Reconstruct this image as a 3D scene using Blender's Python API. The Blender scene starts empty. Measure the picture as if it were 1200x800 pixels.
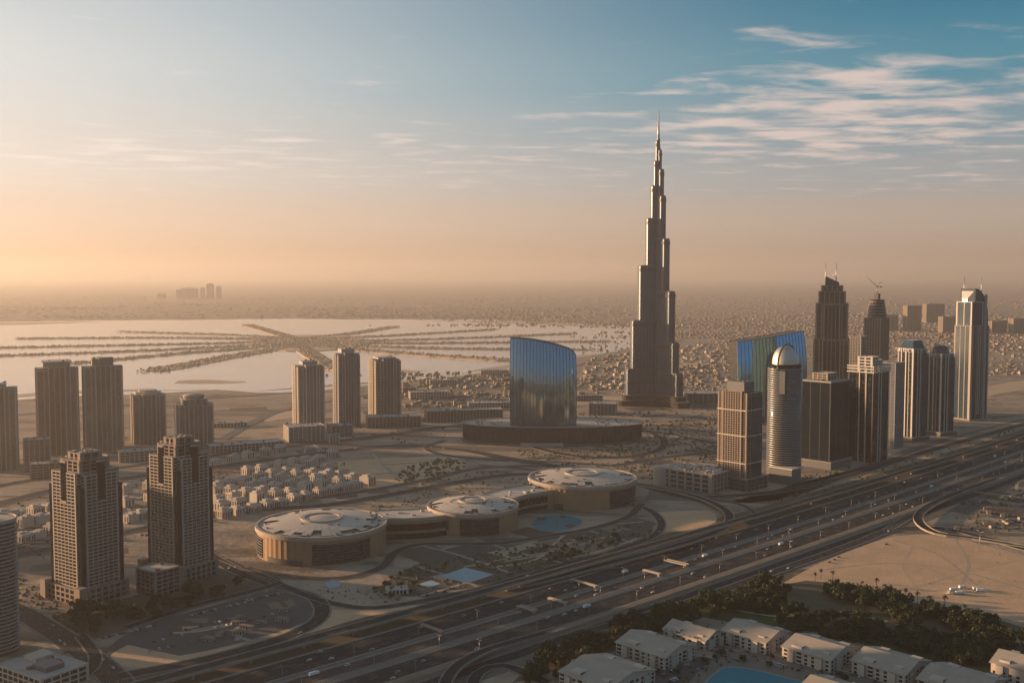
import bpy, math, random
import numpy as np
from mathutils import Vector
R = math.radians
rnd = random.Random(11)
C = bpy.context.scene.collection
S = bpy.context.scene

# ------------------------------------------------------------------ camera, sky, sun, exposure
CAM_H, FPX = 360.0, 1240.0
PITCH = math.atan(78 / FPX)
cam = bpy.data.cameras.new('camera'); co = bpy.data.objects.new('camera', cam); C.objects.link(co)
cam.lens = FPX / 1200 * 36; cam.sensor_width = 36; cam.clip_start = 1; cam.clip_end = 500000
co.location = (0, 0, CAM_H); co.rotation_euler = (math.pi / 2 - PITCH, 0, 0)
S.camera = co
SUN_AZ, SUN_EL = R(72), R(7)          # azimuth to the left of the viewing direction
sun = bpy.data.lights.new('sun', 'SUN'); so = bpy.data.objects.new('sun', sun); C.objects.link(so)
sun.energy = 5.0; sun.angle = R(0.6); sun.color = (1.0, 0.62, 0.34)
sdir = Vector((-math.sin(SUN_AZ) * math.cos(SUN_EL), math.cos(SUN_AZ) * math.cos(SUN_EL), math.sin(SUN_EL)))
so.rotation_euler = sdir.to_track_quat('Z', 'Y').to_euler(); so.location = (-400, 300, 900)
S.view_settings.view_transform = 'Standard'; S.view_settings.look = 'None'
S.view_settings.gamma = 1; S.view_settings.use_curve_mapping = False
S.view_settings.exposure = 1.42
S.cycles.volume_bounces = 3; S.cycles.max_bounces = 6; S.cycles.diffuse_bounces = 2
S.cycles.glossy_bounces = 2; S.cycles.use_denoising = True
S.cycles.sample_clamp_indirect = 6

class NT:
    """tiny node-tree helper"""
    def __init__(s, t): s.t = t
    def n(s, typ, **k):
        o = s.t.nodes.new(typ)
        for a, b in k.items(): setattr(o, a, b)
        return o
    def put(s, sock, v):
        if v is None: return
        if hasattr(v, 'is_output'): s.t.links.new(v, sock)
        elif isinstance(v, (tuple, list)) and sock.type == 'RGBA' and len(v) == 3: sock.default_value = (*v, 1)
        else: sock.default_value = v
    def m(s, op, a, b=None, c=None):
        o = s.n('ShaderNodeMath', operation=op)
        for i, v in enumerate((a, b, c)): s.put(o.inputs[i], v)
        return o.outputs[0]
    def vm(s, op, a, b=None):
        o = s.n('ShaderNodeVectorMath', operation=op); s.put(o.inputs[0], a); s.put(o.inputs[1], b)
        return o.outputs[0]
    def mix(s, f, a, b, mode='MIX'):
        o = s.n('ShaderNodeMix', data_type='RGBA', blend_type=mode)
        s.put(o.inputs[0], f); s.put(o.inputs[6], a); s.put(o.inputs[7], b)
        return o.outputs[2]
    def noise(s, vec, scale, detail=4, rough=.55, dist=0):
        o = s.n('ShaderNodeTexNoise'); s.put(o.inputs['Vector'], vec); o.inputs['Scale'].default_value = scale
        o.inputs['Detail'].default_value = detail; o.inputs['Roughness'].default_value = rough
        o.inputs['Distortion'].default_value = dist
        return o.outputs[0]
    def ramp(s, v, lo, hi):
        o = s.n('ShaderNodeMapRange', clamp=True, interpolation_type='SMOOTHSTEP'); s.put(o.inputs[0], v)
        s.put(o.inputs[1], lo); s.put(o.inputs[2], hi)
        return o.outputs[0]
    def xyz(s, v):
        o = s.n('ShaderNodeSeparateXYZ'); s.put(o.inputs[0], v); return o.outputs
    def comb(s, x, y, z):
        o = s.n('ShaderNodeCombineXYZ')
        for i, v in enumerate((x, y, z)): s.put(o.inputs[i], v)
        return o.outputs[0]

# world: physical sky with a veil of high cloud, all in directions (at infinity)
W = bpy.data.worlds.new('World'); S.world = W; W.use_nodes = True
W.node_tree.nodes.clear(); N = NT(W.node_tree)
sky = N.n('ShaderNodeTexSky', sky_type='NISHITA', sun_disc=False)
sky.sun_elevation = SUN_EL; sky.sun_rotation = -SUN_AZ; sky.altitude = 50
sky.air_density = 1.0; sky.dust_density = 2.2; sky.ozone_density = 3.0
d = N.n('ShaderNodeTexCoord').outputs['Generated']
dx, dy, dz = N.xyz(d)
zc = N.m('MAXIMUM', dz, 0.013)
pl = N.comb(N.m('DIVIDE', dx, zc), N.m('DIVIDE', dy, zc), 0.0)       # a cloud deck seen in perspective
rot = N.n('ShaderNodeVectorRotate', rotation_type='Z_AXIS'); N.put(rot.inputs[0], pl); rot.inputs['Angle'].default_value = R(-14)
st = N.vm('MULTIPLY', rot.outputs[0], (0.62, .85, 1.0))
c1 = N.noise(N.vm('ADD', st, (4.6, 1.9, 0)), 2.9, 7, .58, .35)
c2 = N.noise(N.vm('ADD', st, (7.7, 2.2, 0)), .45, 3, .5)
az = N.m('DIVIDE', dx, N.m('MAXIMUM', dy, 0.05)); el = N.m('DIVIDE', dz, N.m('MAXIMUM', dy, 0.05))
# patchiness: denser to the upper right, a thin long streak in the middle
m1 = N.m('MULTIPLY', N.ramp(az, .03, .30), N.m('MULTIPLY', N.ramp(el, .105, .15), N.m('SUBTRACT', 1.0, N.ramp(el, .21, .28))))
m2 = N.m('MULTIPLY', N.ramp(el, .062, .10), N.m('SUBTRACT', 1.0, N.ramp(el, .11, .16)))
m3 = N.m('MULTIPLY', N.m('MULTIPLY', N.ramp(az, -.06, .08), N.m('SUBTRACT', 1.0, N.ramp(az, .3, .45))), N.m('MULTIPLY', N.ramp(el, .10, .14), N.m('SUBTRACT', 1.0, N.ramp(el, .16, .20))))
mask = N.m('ADD', N.m('ADD', N.m('MULTIPLY', m1, .20), N.m('MULTIPLY', m3, .10)), N.m('MULTIPLY', m2, .15))
cl = N.ramp(N.m('ADD', N.m('ADD', c1, N.m('MULTIPLY', N.m('SUBTRACT', c2, .5), .35)), mask), .63, .92)
cl = N.m('MULTIPLY', cl, N.ramp(dz, .02, .075))
tint = N.mix(N.ramp(dz, .03, .27), (1.0, 0.93, 0.92), (0.42, 0.86, 0.90))
graded = N.mix(1.0, sky.outputs[0], tint, 'MULTIPLY')
# dusty veil of the whole sky dome: pale towards the sun, teal away from it and overhead
def lin(c): return tuple((v / 255 / 12.92 if v < 10 else ((v / 255 + .055) / 1.055) ** 2.4) for v in c)
SKY_STR, EXPO = 0.10, S.view_settings.exposure
def veil(stops):
    o = N.n('ShaderNodeValToRGB'); cr = o.color_ramp; cr.interpolation = 'EASE'
    while len(cr.elements) < len(stops): cr.elements.new(.5)
    for e_, (t, c) in zip(cr.elements, stops): e_.position = t; e_.color = (*lin(c), 1)
    N.put(o.inputs[0], N.m('MAXIMUM', dz, 0.0)); return o.outputs[0]
vl_ = veil(((0, (240, 190, 150)), (.05, (250, 220, 198)), (.097, (248, 233, 220)), (.174, (242, 236, 229)), (.247, (225, 225, 222)), (.45, (140, 165, 180)), (1, (104, 116, 130))))
vr_ = veil(((0, (172, 150, 134)), (.05, (187, 170, 158)), (.088, (163, 167, 170)), (.134, (124, 152, 164)), (.174, (72, 138, 158)), (.247, (0, 112, 142)), (.40, (88, 116, 132)), (1, (104, 116, 130))))
cs = N.m('DIVIDE', N.m('ADD', N.m('MULTIPLY', dx, sdir.x), N.m('MULTIPLY', dy, sdir.y)), N.m('SQRT', N.m('ADD', N.m('MULTIPLY', dx, dx), N.m('ADD', N.m('MULTIPLY', dy, dy), 1e-4))))
sw = N.m('POWER', N.ramp(cs, -.24, .90), 1.65)
vb_ = veil(((0, (100, 130, 154)), (.06, (86, 138, 166)), (.15, (78, 138, 168)), (.3, (72, 126, 158)), (.6, (84, 120, 146)), (1, (104, 116, 130))))   # grey-blue dusk side, away from the sun
vr_ = N.mix(N.ramp(N.m('MULTIPLY', dy, -1.0), -.35, .45), vr_, vb_)
vc = N.mix(1.0, N.mix(sw, vr_, vl_), (1 / (2 ** EXPO * SKY_STR),) * 3, 'MULTIPLY')
vc.node.clamp_result = False
base = N.mix(.88, graded, vc)
k_ = 1 / (2 ** EXPO * SKY_STR)
cloudc = N.mix(sw, tuple(k_ * v for v in lin((236, 212, 200))), tuple(k_ * v for v in lin((255, 246, 238))))
fin = N.mix(N.m('MULTIPLY', cl, .78), base, cloudc)
bg = N.n('ShaderNodeBackground'); N.put(bg.inputs[0], fin); bg.inputs[1].default_value = SKY_STR
wo = N.n('ShaderNodeOutputWorld'); W.node_tree.links.new(bg.outputs[0], wo.inputs[0])

# ------------------------------------------------------------------ survey: where a sight line meets a level
def ray(px, py):
    u, v = (px - 600) / FPX, (400 - py) / FPX
    return (u, math.cos(PITCH) + v * math.sin(PITCH), -math.sin(PITCH) + v * math.cos(PITCH))
def G(px, py, z=0.0):
    r = ray(px, py); t = (z - CAM_H) / r[2]
    return Vector((r[0] * t, r[1] * t, z))
def zat(px, py, Y):                       # height seen at picture row py above the ground line Y
    r = ray(px, py); return CAM_H + Y * r[2] / r[1]
def mpp(Y): return Y / FPX               # metres per picture element at distance Y

# ------------------------------------------------------------------ mesh building
class MB:
    def __init__(s): s.v, s.f, s.mi, s.sm = [], [], [], []
    def face(s, idx, m=0, smooth=False): s.f.append(tuple(idx)); s.mi.append(m); s.sm.append(smooth)
    def box(s, x0, x1, y0, y1, z0, z1, m=0, bottom=True):
        b = len(s.v)
        s.v += [(x0, y0, z0), (x1, y0, z0), (x1, y1, z0), (x0, y1, z0), (x0, y0, z1), (x1, y0, z1), (x1, y1, z1), (x0, y1, z1)]
        for q in ((0, 1, 5, 4), (1, 2, 6, 5), (2, 3, 7, 6), (3, 0, 4, 7), (4, 5, 6, 7)): s.face([b + i for i in q], m)
        if bottom: s.face([b + 3, b + 2, b + 1, b], m)
    def obox(s, c, ax, ln, wd, z0, z1, m=0):       # box centred on c, long axis along angle ax
        ca, sa = math.cos(ax), math.sin(ax); b = len(s.v)
        for z in (z0, z1):
            for (i, j) in ((-1, -1), (1, -1), (1, 1), (-1, 1)):
                X, Y = i * ln / 2, j * wd / 2
                s.v.append((c[0] + X * ca - Y * sa, c[1] + X * sa + Y * ca, z))
        for q in ((0, 1, 5, 4), (1, 2, 6, 5), (2, 3, 7, 6), (3, 0, 4, 7), (4, 5, 6, 7), (3, 2, 1, 0)): s.face([b + i for i in q], m)
    def prism(s, poly, z0, z1, m=0, top=None, mtop=None, smooth=False, cap=True):
        """closed outline (counter-clockwise); top: outline at z1 if it differs; z1 may be a list"""
        n = len(poly); b = len(s.v); top = top or poly
        zt = z1 if isinstance(z1, (list, tuple)) else [z1] * n
        s.v += [(p[0], p[1], z0) for p in poly] + [(p[0], p[1], zt[i]) for i, p in enumerate(top)]
        for i in range(n):
            j = (i + 1) % n; s.face([b + i, b + j, b + n + j, b + n + i], m, smooth)
        if cap:
            s.face([b + n + i for i in range(n)], m if mtop is None else mtop)
            s.face([b + i for i in reversed(range(n))], m)
    def lathe(s, prof, n=32, m=0, c=(0, 0), sx=1, sy=1, smooth=True, a0=0):
        b = len(s.v)
        for (r, z) in prof:
            for k in range(n):
                a = a0 + 2 * math.pi * k / n; s.v.append((c[0] + sx * r * math.cos(a), c[1] + sy * r * math.sin(a), z))
        for i in range(len(prof) - 1):
            for k in range(n):
                l = (k + 1) % n; s.face([b + i * n + k, b + i * n + l, b + (i + 1) * n + l, b + (i + 1) * n + k], m, smooth)
    def tube(s, a, b_, r0, r1=None, n=6, m=0):
        a, b_ = Vector(a), Vector(b_); r1 = r0 if r1 is None else r1
        ax = (b_ - a).normalized(); u = ax.orthogonal().normalized(); w = ax.cross(u); b = len(s.v)
        for p, r in ((a, r0), (b_, r1)):
            for k in range(n):
                t = 2 * math.pi * k / n; q = p + (u * math.cos(t) + w * math.sin(t)) * r; s.v.append(tuple(q))
        for k in range(n):
            l = (k + 1) % n; s.face([b + k, b + l, b + n + l, b + n + k], m, True)
        s.face([b + n + k for k in range(n)], m); s.face([b + k for k in reversed(range(n))], m)
    def ribbon(s, L, Rr, z0, z1, m=0):
        """strip between two polylines of equal length; z1 a number or one per point; with thickness down to z0"""
        n = len(L); b = len(s.v)
        zt = z1 if isinstance(z1, (list, tuple)) else [z1] * n; zb = z0 if isinstance(z0, (list, tuple)) else [z0] * n
        for i in range(n):
            s.v += [(L[i][0], L[i][1], zt[i]), (Rr[i][0], Rr[i][1], zt[i]), (L[i][0], L[i][1], zb[i]), (Rr[i][0], Rr[i][1], zb[i])]
        for i in range(n - 1):
            p, q = b + 4 * i, b + 4 * i + 4
            s.face([p, p + 1, q + 1, q], m); s.face([p + 2, q + 2, q + 3, p + 3], m)
            s.face([p, q, q + 2, p + 2], m); s.face([p + 1, p + 3, q + 3, q + 1], m)
        s.face([b, b + 2, b + 3, b + 1], m); e = b + 4 * (n - 1); s.face([e, e + 1, e + 3, e + 2], m)
    def mesh(s, name, mats):
        me = bpy.data.meshes.new(name); me.from_pydata(s.v, [], s.f)
        for mm in (mats if isinstance(mats, (list, tuple)) else [mats]): me.materials.append(mm)
        me.polygons.foreach_set('material_index', s.mi); me.polygons.foreach_set('use_smooth', s.sm)
        me.update(); return me
def tag(o, label=None, cat=None, group=None, kind=None):
    if label: o['label'] = label
    if cat: o['category'] = cat
    if group: o['group'] = group
    if kind: o['kind'] = kind
    return o
def obj(name, mb, mats, parent=None, loc=None, rz=0):
    me = mb.mesh(name, mats) if isinstance(mb, MB) else mb
    o = bpy.data.objects.new(name, me); C.objects.link(o)
    if parent: o.parent = parent
    if loc: o.location = loc
    if rz: o.rotation_euler = (0, 0, rz)
    return o
def struct(name, mb, mats): return tag(obj(name, mb, mats), kind='structure')
def thing(name, label, cat, loc=(0, 0, 0), rz=0, group=None):
    o = bpy.data.objects.new(name, None); C.objects.link(o); o.empty_display_size = 3
    o.location = loc; o.rotation_euler = (0, 0, rz); return tag(o, label, cat, group)
def dup(root, loc, rz=0, sc=None, label=None, group=None):
    def cp(o, par):
        c = o.copy(); C.objects.link(c)
        if par: c.parent = par
        for ch in KIDS.get(o.name, ()): cp(ch, c)
        return c
    if root.name not in KIDS:
        def reg(o):
            KIDS[o.name] = list(o.children)
            for ch in KIDS[o.name]: reg(ch)
        reg(root)
    r = cp(root, None); r.location = loc; r.rotation_euler = (0, 0, rz)
    if sc is not None: r.scale = (sc, sc, sc) if isinstance(sc, (int, float)) else sc
    if label: r['label'] = label
    if group: r['group'] = group
    return r
KIDS = {}
def spline(pts, step=12.0):                # Catmull-Rom through world points, evenly resampled
    P = [Vector((p[0], p[1], p[2] if len(p) > 2 else 0)) for p in pts]; P = [2 * P[0] - P[1]] + P + [2 * P[-1] - P[-2]]
    out = []
    for i in range(1, len(P) - 2):
        n = max(2, int((P[i + 1] - P[i]).length / step))
        for k in range(n):
            t = k / n; a, b, c, e = P[i - 1], P[i], P[i + 1], P[i + 2]
            out.append(.5 * ((2 * b) + (c - a) * t + (2 * a - 5 * b + 4 * c - e) * t * t + (3 * b - a - 3 * c + e) * t ** 3))
    out.append(P[-2]); return out
def offs(line, d):                          # shift a polyline sideways, + to the right of travel
    out = []
    for i, p in enumerate(line):
        a, b = line[max(0, i - 1)], line[min(len(line) - 1, i + 1)]; t = Vector((b[0] - a[0], b[1] - a[1], 0)).normalized()
        out.append(Vector((p[0] + t.y * d, p[1] - t.x * d, p[2])))
    return out
def ell(cx, cy, rx, ry, n=64, a0=0): return [(cx + rx * math.cos(a0 + 2 * math.pi * k / n), cy + ry * math.sin(a0 + 2 * math.pi * k / n)) for k in range(n)]

# ------------------------------------------------------------------ materials
def mat(name, build):
    m = bpy.data.materials.new(name); m.use_nodes = True; m.node_tree.nodes.clear(); n = NT(m.node_tree)
    b = n.n('ShaderNodeBsdfPrincipled'); o = n.n('ShaderNodeOutputMaterial'); m.node_tree.links.new(b.outputs[0], o.inputs[0])
    build(n, b); return m
def plain(name, col, rough=.7, var=.25, scale=.15, metal=0.0, streak=False):
    def f(n, b):
        p = n.n('ShaderNodeNewGeometry').outputs['Position']
        if streak: p = n.vm('MULTIPLY', p, (1, 1, .12))
        k = n.noise(p, scale, 5, .6); k2 = n.noise(p, scale * 9, 3, .6)
        v = n.m('ADD', 1 - var, n.m('MULTIPLY', n.m('ADD', k, n.m('MULTIPLY', k2, .5)), var * 1.33))
        n.put(b.inputs['Base Color'], n.mix(1.0, col, n.comb(v, v, v), 'MULTIPLY'))
        b.inputs['Roughness'].default_value = rough; b.inputs['Metallic'].default_value = metal; b.inputs['Specular IOR Level'].default_value = .2 if rough > .5 else .5
    return mat(name, f)
def glass(name, col, col2=(.16, .15, .13), fh=3.6, cw=2.6, frac=.18, metal=.0, spandrel=.0, rough=.12, spec=.3, line=(.03, .035, .04)):
    """dark glazing: every pane with its own tint (blinds, lights off), floor lines between"""
    def f(n, b):
        p = n.n('ShaderNodeTexCoord').outputs['Object']; x, y, z = n.xyz(p)
        fz = n.m('FLOOR', n.m('DIVIDE', z, fh)); fx = n.m('FLOOR', n.m('DIVIDE', n.m('ADD', x, n.m('MULTIPLY', y, 1.13)), cw))
        w = n.n('ShaderNodeTexWhiteNoise', noise_dimensions='3D'); n.put(w.inputs[0], n.comb(fx, fz, .5))
        k = n.m('GREATER_THAN', w.outputs[0], 1 - frac)
        c = n.mix(n.m('MULTIPLY', k, w.outputs[0]), col, col2)
        c = n.mix(n.m('MULTIPLY', w.outputs[0], .35), c, (0, 0, 0))
        if spandrel:
            s_ = n.m('LESS_THAN', n.m('FRACT', n.m('DIVIDE', z, fh)), spandrel); c = n.mix(s_, c, line)
        n.put(b.inputs['Base Color'], c); b.inputs['Metallic'].default_value = metal
        b.inputs['Roughness'].default_value = rough; b.inputs['Specular IOR Level'].default_value = spec
    return mat(name, f)

M = {}
def ground_nodes(n, b):
    p = n.n('ShaderNodeNewGeometry').outputs['Position']; q = n.vm('MULTIPLY', p, (1, 1, 0))
    big = n.noise(q, .0016, 6, .6, .6); mid = n.noise(q, .011, 6, .62, .4); fine = n.noise(q, .09, 5, .65)
    tr = n.noise(n.vm('MULTIPLY', q, (.35, 1.6, 0)), .006, 7, .68, 1.5)
    c = n.mix(n.ramp(big, .38, .66), (.29, .23, .175), (.38, .30, .225))
    c = n.mix(n.m('MULTIPLY', n.ramp(mid, .47, .62), .55), c, (.17, .138, .108))
    c = n.mix(n.m('MULTIPLY', n.ramp(tr, .52, .62), .75), c, (.085, .073, .06))
    c = n.mix(n.m('MULTIPLY', n.m('SUBTRACT', 1.0, n.ramp(tr, .36, .46)), .6), c, (.42, .32, .22))
    c = n.mix(n.m('MULTIPLY', n.ramp(fine, .52, .70), .35), c, (.09, .07, .05))
    # far town: blocks of lots and streets
    v = n.n('ShaderNodeTexVoronoi', feature='F1'); n.put(v.inputs['Vector'], q); v.inputs['Scale'].default_value = .016
    far = n.ramp(n.xyz(p)[1], 5600, 7600)
    vc = n.n('ShaderNodeRGBToBW'); n.put(vc.inputs[0], v.outputs['Color'])
    c = n.mix(n.m('MULTIPLY', far, .7), c, n.mix(n.ramp(vc.outputs[0], .3, .75), (.16, .128, .10), (.30, .24, .185)))
    n.put(b.inputs['Base Color'], c); b.inputs['Roughness'].default_value = .95; b.inputs['Specular IOR Level'].default_value = .1
    bp = n.n('ShaderNodeBump'); n.put(bp.inputs['Height'], n.m('ADD', fine, mid)); bp.inputs['Strength'].default_value = .5; bp.inputs['Distance'].default_value = 3
    n.put(b.inputs['Normal'], bp.outputs[0])
M['ground'] = mat('desert_ground', ground_nodes)
def sand_nodes(n, b):
    p = n.vm('MULTIPLY', n.n('ShaderNodeNewGeometry').outputs['Position'], (1, 1, 0))
    a = n.noise(p, .02, 6, .6, .5); f = n.noise(p, .25, 5, .65); t = n.noise(n.vm('MULTIPLY', p, (.3, 1.5, 0)), .05, 5, .6, 2)
    c = n.mix(n.ramp(a, .35, .7), (.56, .375, .235), (.47, .325, .205))
    c = n.mix(n.m('MULTIPLY', n.ramp(f, .5, .72), .4), c, (.33, .23, .14)); c = n.mix(n.m('MULTIPLY', n.ramp(t, .56, .68), .3), c, (.28, .20, .125))
    n.put(b.inputs['Base Color'], c); b.inputs['Roughness'].default_value = .95; b.inputs['Specular IOR Level'].default_value = .1
    bp = n.n('ShaderNodeBump'); n.put(bp.inputs['Height'], n.m('ADD', f, t)); bp.inputs['Strength'].default_value = .5; bp.inputs['Distance'].default_value = .8
    n.put(b.inputs['Normal'], bp.outputs[0])
M['sand'] = mat('bare_sand', sand_nodes)
def asphalt(name, col, worn):
    def f(n, b):
        p = n.n('ShaderNodeNewGeometry').outputs['Position']
        rt = n.n('ShaderNodeVectorRotate', rotation_type='Z_AXIS'); n.put(rt.inputs[0], p); rt.inputs['Angle'].default_value = R(-32)
        a = n.noise(n.vm('MULTIPLY', rt.outputs[0], (.012, .45, 0)), 1, 4, .6); g = n.noise(p, .06, 5, .65)
        c = n.mix(n.ramp(a, .4, .68), col, worn); c = n.mix(n.m('MULTIPLY', n.ramp(g, .5, .7), .5), c, (.10, .08, .06))
        n.put(b.inputs['Base Color'], c); b.inputs['Roughness'].default_value = .85; b.inputs['Specular IOR Level'].default_value = .08
    return mat(name, f)
M['asphalt'] = asphalt('asphalt', (.024, .027, .030), (.036, .037, .038))
M['asphalt_b'] = asphalt('worn_asphalt', (.048, .045, .043), (.068, .060, .053))
M['concrete'] = plain('concrete', (.27, .24, .205), .85, .4, .12)
M['kerb'] = plain('kerb_stone', (.20, .17, .14), .85, .4, .1)
M['concrete_d'] = plain('grey_concrete', (.13, .115, .10), .85, .4, .1)
M['paving'] = plain('paving', (.17, .15, .13), .85, .45, .05)
M['lot'] = plain('parking_tarmac', (.085, .082, .078), .85, .5, .05)
M['paint'] = plain('road_paint', (.42, .41, .38), .6, .3, .5)
M['lawn'] = plain('lawn', (.045, .065, .022), .9, .6, .05)
M['garden'] = plain('garden_soil', (.10, .085, .055), .9, .7, .06)
M['beige'] = plain('beige_render', (.35, .295, .245), .75, .22, .08, streak=True)
M['tan'] = plain('tan_stone', (.27, .215, .17), .75, .25, .08, streak=True)
M['rose'] = plain('rose_stone', (.25, .19, .155), .75, .25, .08, streak=True)
M['cream'] = plain('cream_render', (.46, .395, .33), .8, .25, .09, streak=True)
M['white'] = plain('white_render', (.50, .465, .42), .6, .2, .1, streak=True)
M['grey'] = plain('grey_cladding', (.27, .26, .25), .6, .25, .06, streak=True)
M['fin'] = plain('dark_fin', (.035, .04, .045), .5, .2, .06)
M['dgrey'] = plain('dark_cladding', (.10, .10, .105), .5, .3, .06, streak=True)
M['ochre'] = plain('ochre_cladding', (.30, .185, .105), .6, .22, .05, streak=True)
M['roofgrey'] = plain('roof_membrane', (.38, .35, .32), .8, .4, .06)
M['tan_hazed'] = plain('hazed_tan_stone', (.38, .325, .27), .75, .25, .08, streak=True)  # tan stone lightened in colour, standing in for haze over the distant towers
M['spit'] = plain('spit_sand', (.46, .34, .23), .95, .4, .01)
M['plot_a'] = plain('plot_pale_sand', (.38, .29, .20), .95, .4, .03)
M['plot_b'] = plain('plot_dark_dirt', (.10, .082, .066), .95, .5, .04)
M['plot_c'] = plain('plot_brown_dirt', (.20, .155, .115), .95, .5, .04)
M['band'] = plain('grey_metal_band', (.30, .28, .25), .35, .2, .05, metal=.5)
M['villaroof'] = plain('villa_roof_sheet', (.34, .295, .24), .7, .35, .06)
M['far_a'] = plain('haze_muted_pale', (.225, .18, .142), .9, .2, .02)  # far wall tones muted towards the ground colour in place of thicker haze
M['far_b'] = plain('haze_muted_tan', (.185, .147, .115), .9, .2, .02)
M['far_c'] = plain('haze_muted_brown', (.16, .127, .10), .9, .2, .02)
M['rooflight'] = plain('pale_roof_sheet', (.48, .42, .35), .65, .3, .05)
M['roofdark'] = plain('roof_plant', (.14, .13, .12), .8, .4, .1)
M['metal'] = plain('steel', (.40, .38, .36), .4, .2, .2, metal=.7)
M['burj'] = plain('steel_curtain_wall', (.052, .074, .100), .36, .35, .05, metal=.4, streak=True)
M['burj_d'] = plain('plant_floor_louvres', (.10, .10, .10), .5, .3, .1, metal=.4)
M['dome'] = plain('dome_metal', (.52, .48, .42), .45, .15, .1, metal=.8)
M['glass'] = glass('dark_glass', (.007, .013, .019), (.09, .08, .07), frac=.14)
M['glassline'] = glass('banded_glass', (.012, .019, .025), (.08, .08, .075), frac=.1, spandrel=.3, line=(.075, .072, .068))
M['slot'] = glass('black_glass', (.010, .016, .022), (.012, .018, .024), frac=.0, spandrel=.12, spec=.16, line=(.018, .024, .03))
M['glassblue'] = glass('blue_glass', (.016, .045, .075), (.05, .09, .12), frac=.12, spandrel=.2, rough=.08, spec=.5, line=(.03, .05, .065))
M['brownglass'] = glass('bronze_glass', (.026, .022, .019), (.10, .085, .07), frac=.2, spandrel=.25, line=(.10, .082, .066))
def mirror_nodes(n, b):
    p = n.n('ShaderNodeTexCoord').outputs['Object']; x, y, z = n.xyz(p)
    w = n.n('ShaderNodeTexWhiteNoise', noise_dimensions='3D'); n.put(w.inputs[0], n.comb(n.m('FLOOR', n.m('DIVIDE', x, 3.2)), n.m('FLOOR', n.m('DIVIDE', z, 4.2)), 0.))
    c = n.mix(w.outputs[0], (.18, .31, .41), (.23, .37, .47))
    c = n.mix(n.m('MULTIPLY', n.m('LESS_THAN', n.m('FRACT', n.m('DIVIDE', z, 4.2)), .16), .55), c, (.03, .07, .09))
    n.put(b.inputs['Base Color'], c); b.inputs['Metallic'].default_value = .95; b.inputs['Roughness'].default_value = .10
    wv = n.noise(n.vm('MULTIPLY', p, (1, 1, .15)), .09, 3, .5); bp = n.n('ShaderNodeBump'); n.put(bp.inputs['Height'], wv)
    bp.inputs['Strength'].default_value = .06; bp.inputs['Distance'].default_value = 1; n.put(b.inputs['Normal'], bp.outputs[0])
M['mirror'] = mat('teal_mirror_glass', mirror_nodes)
def water_nodes(n, b):
    p = n.n('ShaderNodeNewGeometry').outputs['Position']; k = n.noise(n.vm('MULTIPLY', p, (1, 1, 0)), .004, 6, .6)
    n.put(b.inputs['Base Color'], n.mix(n.ramp(k, .4, .65), (.36, .24, .15), (.46, .31, .20))); b.inputs['Roughness'].default_value = .14
    b.inputs['Specular IOR Level'].default_value = .6; b.inputs['Specular Tint'].default_value = (1, .84, .66, 1)
    bp = n.n('ShaderNodeBump'); n.put(bp.inputs['Height'], n.noise(p, .05, 4, .6)); bp.inputs['Strength'].default_value = .12; n.put(b.inputs['Normal'], bp.outputs[0])
M['water'] = mat('shallow_water', water_nodes)
def pool_nodes(n, b):
    p = n.n('ShaderNodeNewGeometry').outputs['Position']; k = n.noise(p, .12, 4, .6)
    n.put(b.inputs['Base Color'], n.mix(k, (.004, .16, .22), (.008, .20, .26))); b.inputs['Roughness'].default_value = .35; b.inputs['Specular IOR Level'].default_value = .05
    bp = n.n('ShaderNodeBump'); n.put(bp.inputs['Height'], n.noise(p, .6, 3, .6)); bp.inputs['Strength'].default_value = .15; n.put(b.inputs['Normal'], bp.outputs[0])
M['mirror_b'] = M['mirror'].copy(); M['mirror_b'].name = 'bright_teal_mirror_glass'
for nd in M['mirror_b'].node_tree.nodes:
    if nd.type == 'MIX':
        for sk in nd.inputs:
            if sk.type == 'RGBA' and not sk.is_linked and sk.default_value[2] > .2: c_ = sk.default_value; sk.default_value = (c_[0] * .7, c_[1] * 1.2, c_[2] * 1.4, 1)
M['pool'] = mat('pool_water', pool_nodes)
M['hardcourt'] = plain('pale_blue_court', (.28, .38, .42), .7, .3, .08)
def leaf_nodes(n, b):
    i = n.n('ShaderNodeObjectInfo').outputs['Random']; g = n.n('ShaderNodeNewGeometry'); k = n.noise(g.outputs['Position'], .35, 3, .6)
    c = n.mix(n.m('MULTIPLY', i, .9), (.020, .031, .011), (.040, .042, .016)); c = n.mix(n.ramp(k, .42, .66), c, (.055, .066, .024))
    n.put(b.inputs['Base Color'], c); b.inputs['Roughness'].default_value = .75; b.inputs['Specular IOR Level'].default_value = .15
M['leaf'] = mat('foliage', leaf_nodes)
M['spit_scrub'] = plain('dry_spit_scrub', (.33, .26, .18), .9, .35, .02)
M['scrub'] = plain('scrub_foliage', (.075, .07, .035), .9, .6, .05)
M['bark'] = plain('bark', (.10, .075, .05), .9, .3, .8)
M['rubber'] = plain('tyre_rubber', (.02, .02, .02), .8, .1, 1)
for nm, c in (('car_white', (.75, .74, .72)), ('car_silver', (.40, .40, .40)), ('car_dark', (.035, .037, .042)), ('car_red', (.30, .03, .025)), ('car_sand', (.40, .33, .24)), ('car_blue', (.03, .07, .16))):
    M[nm] = plain(nm + '_paint', c, .3, .08, 1)
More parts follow.
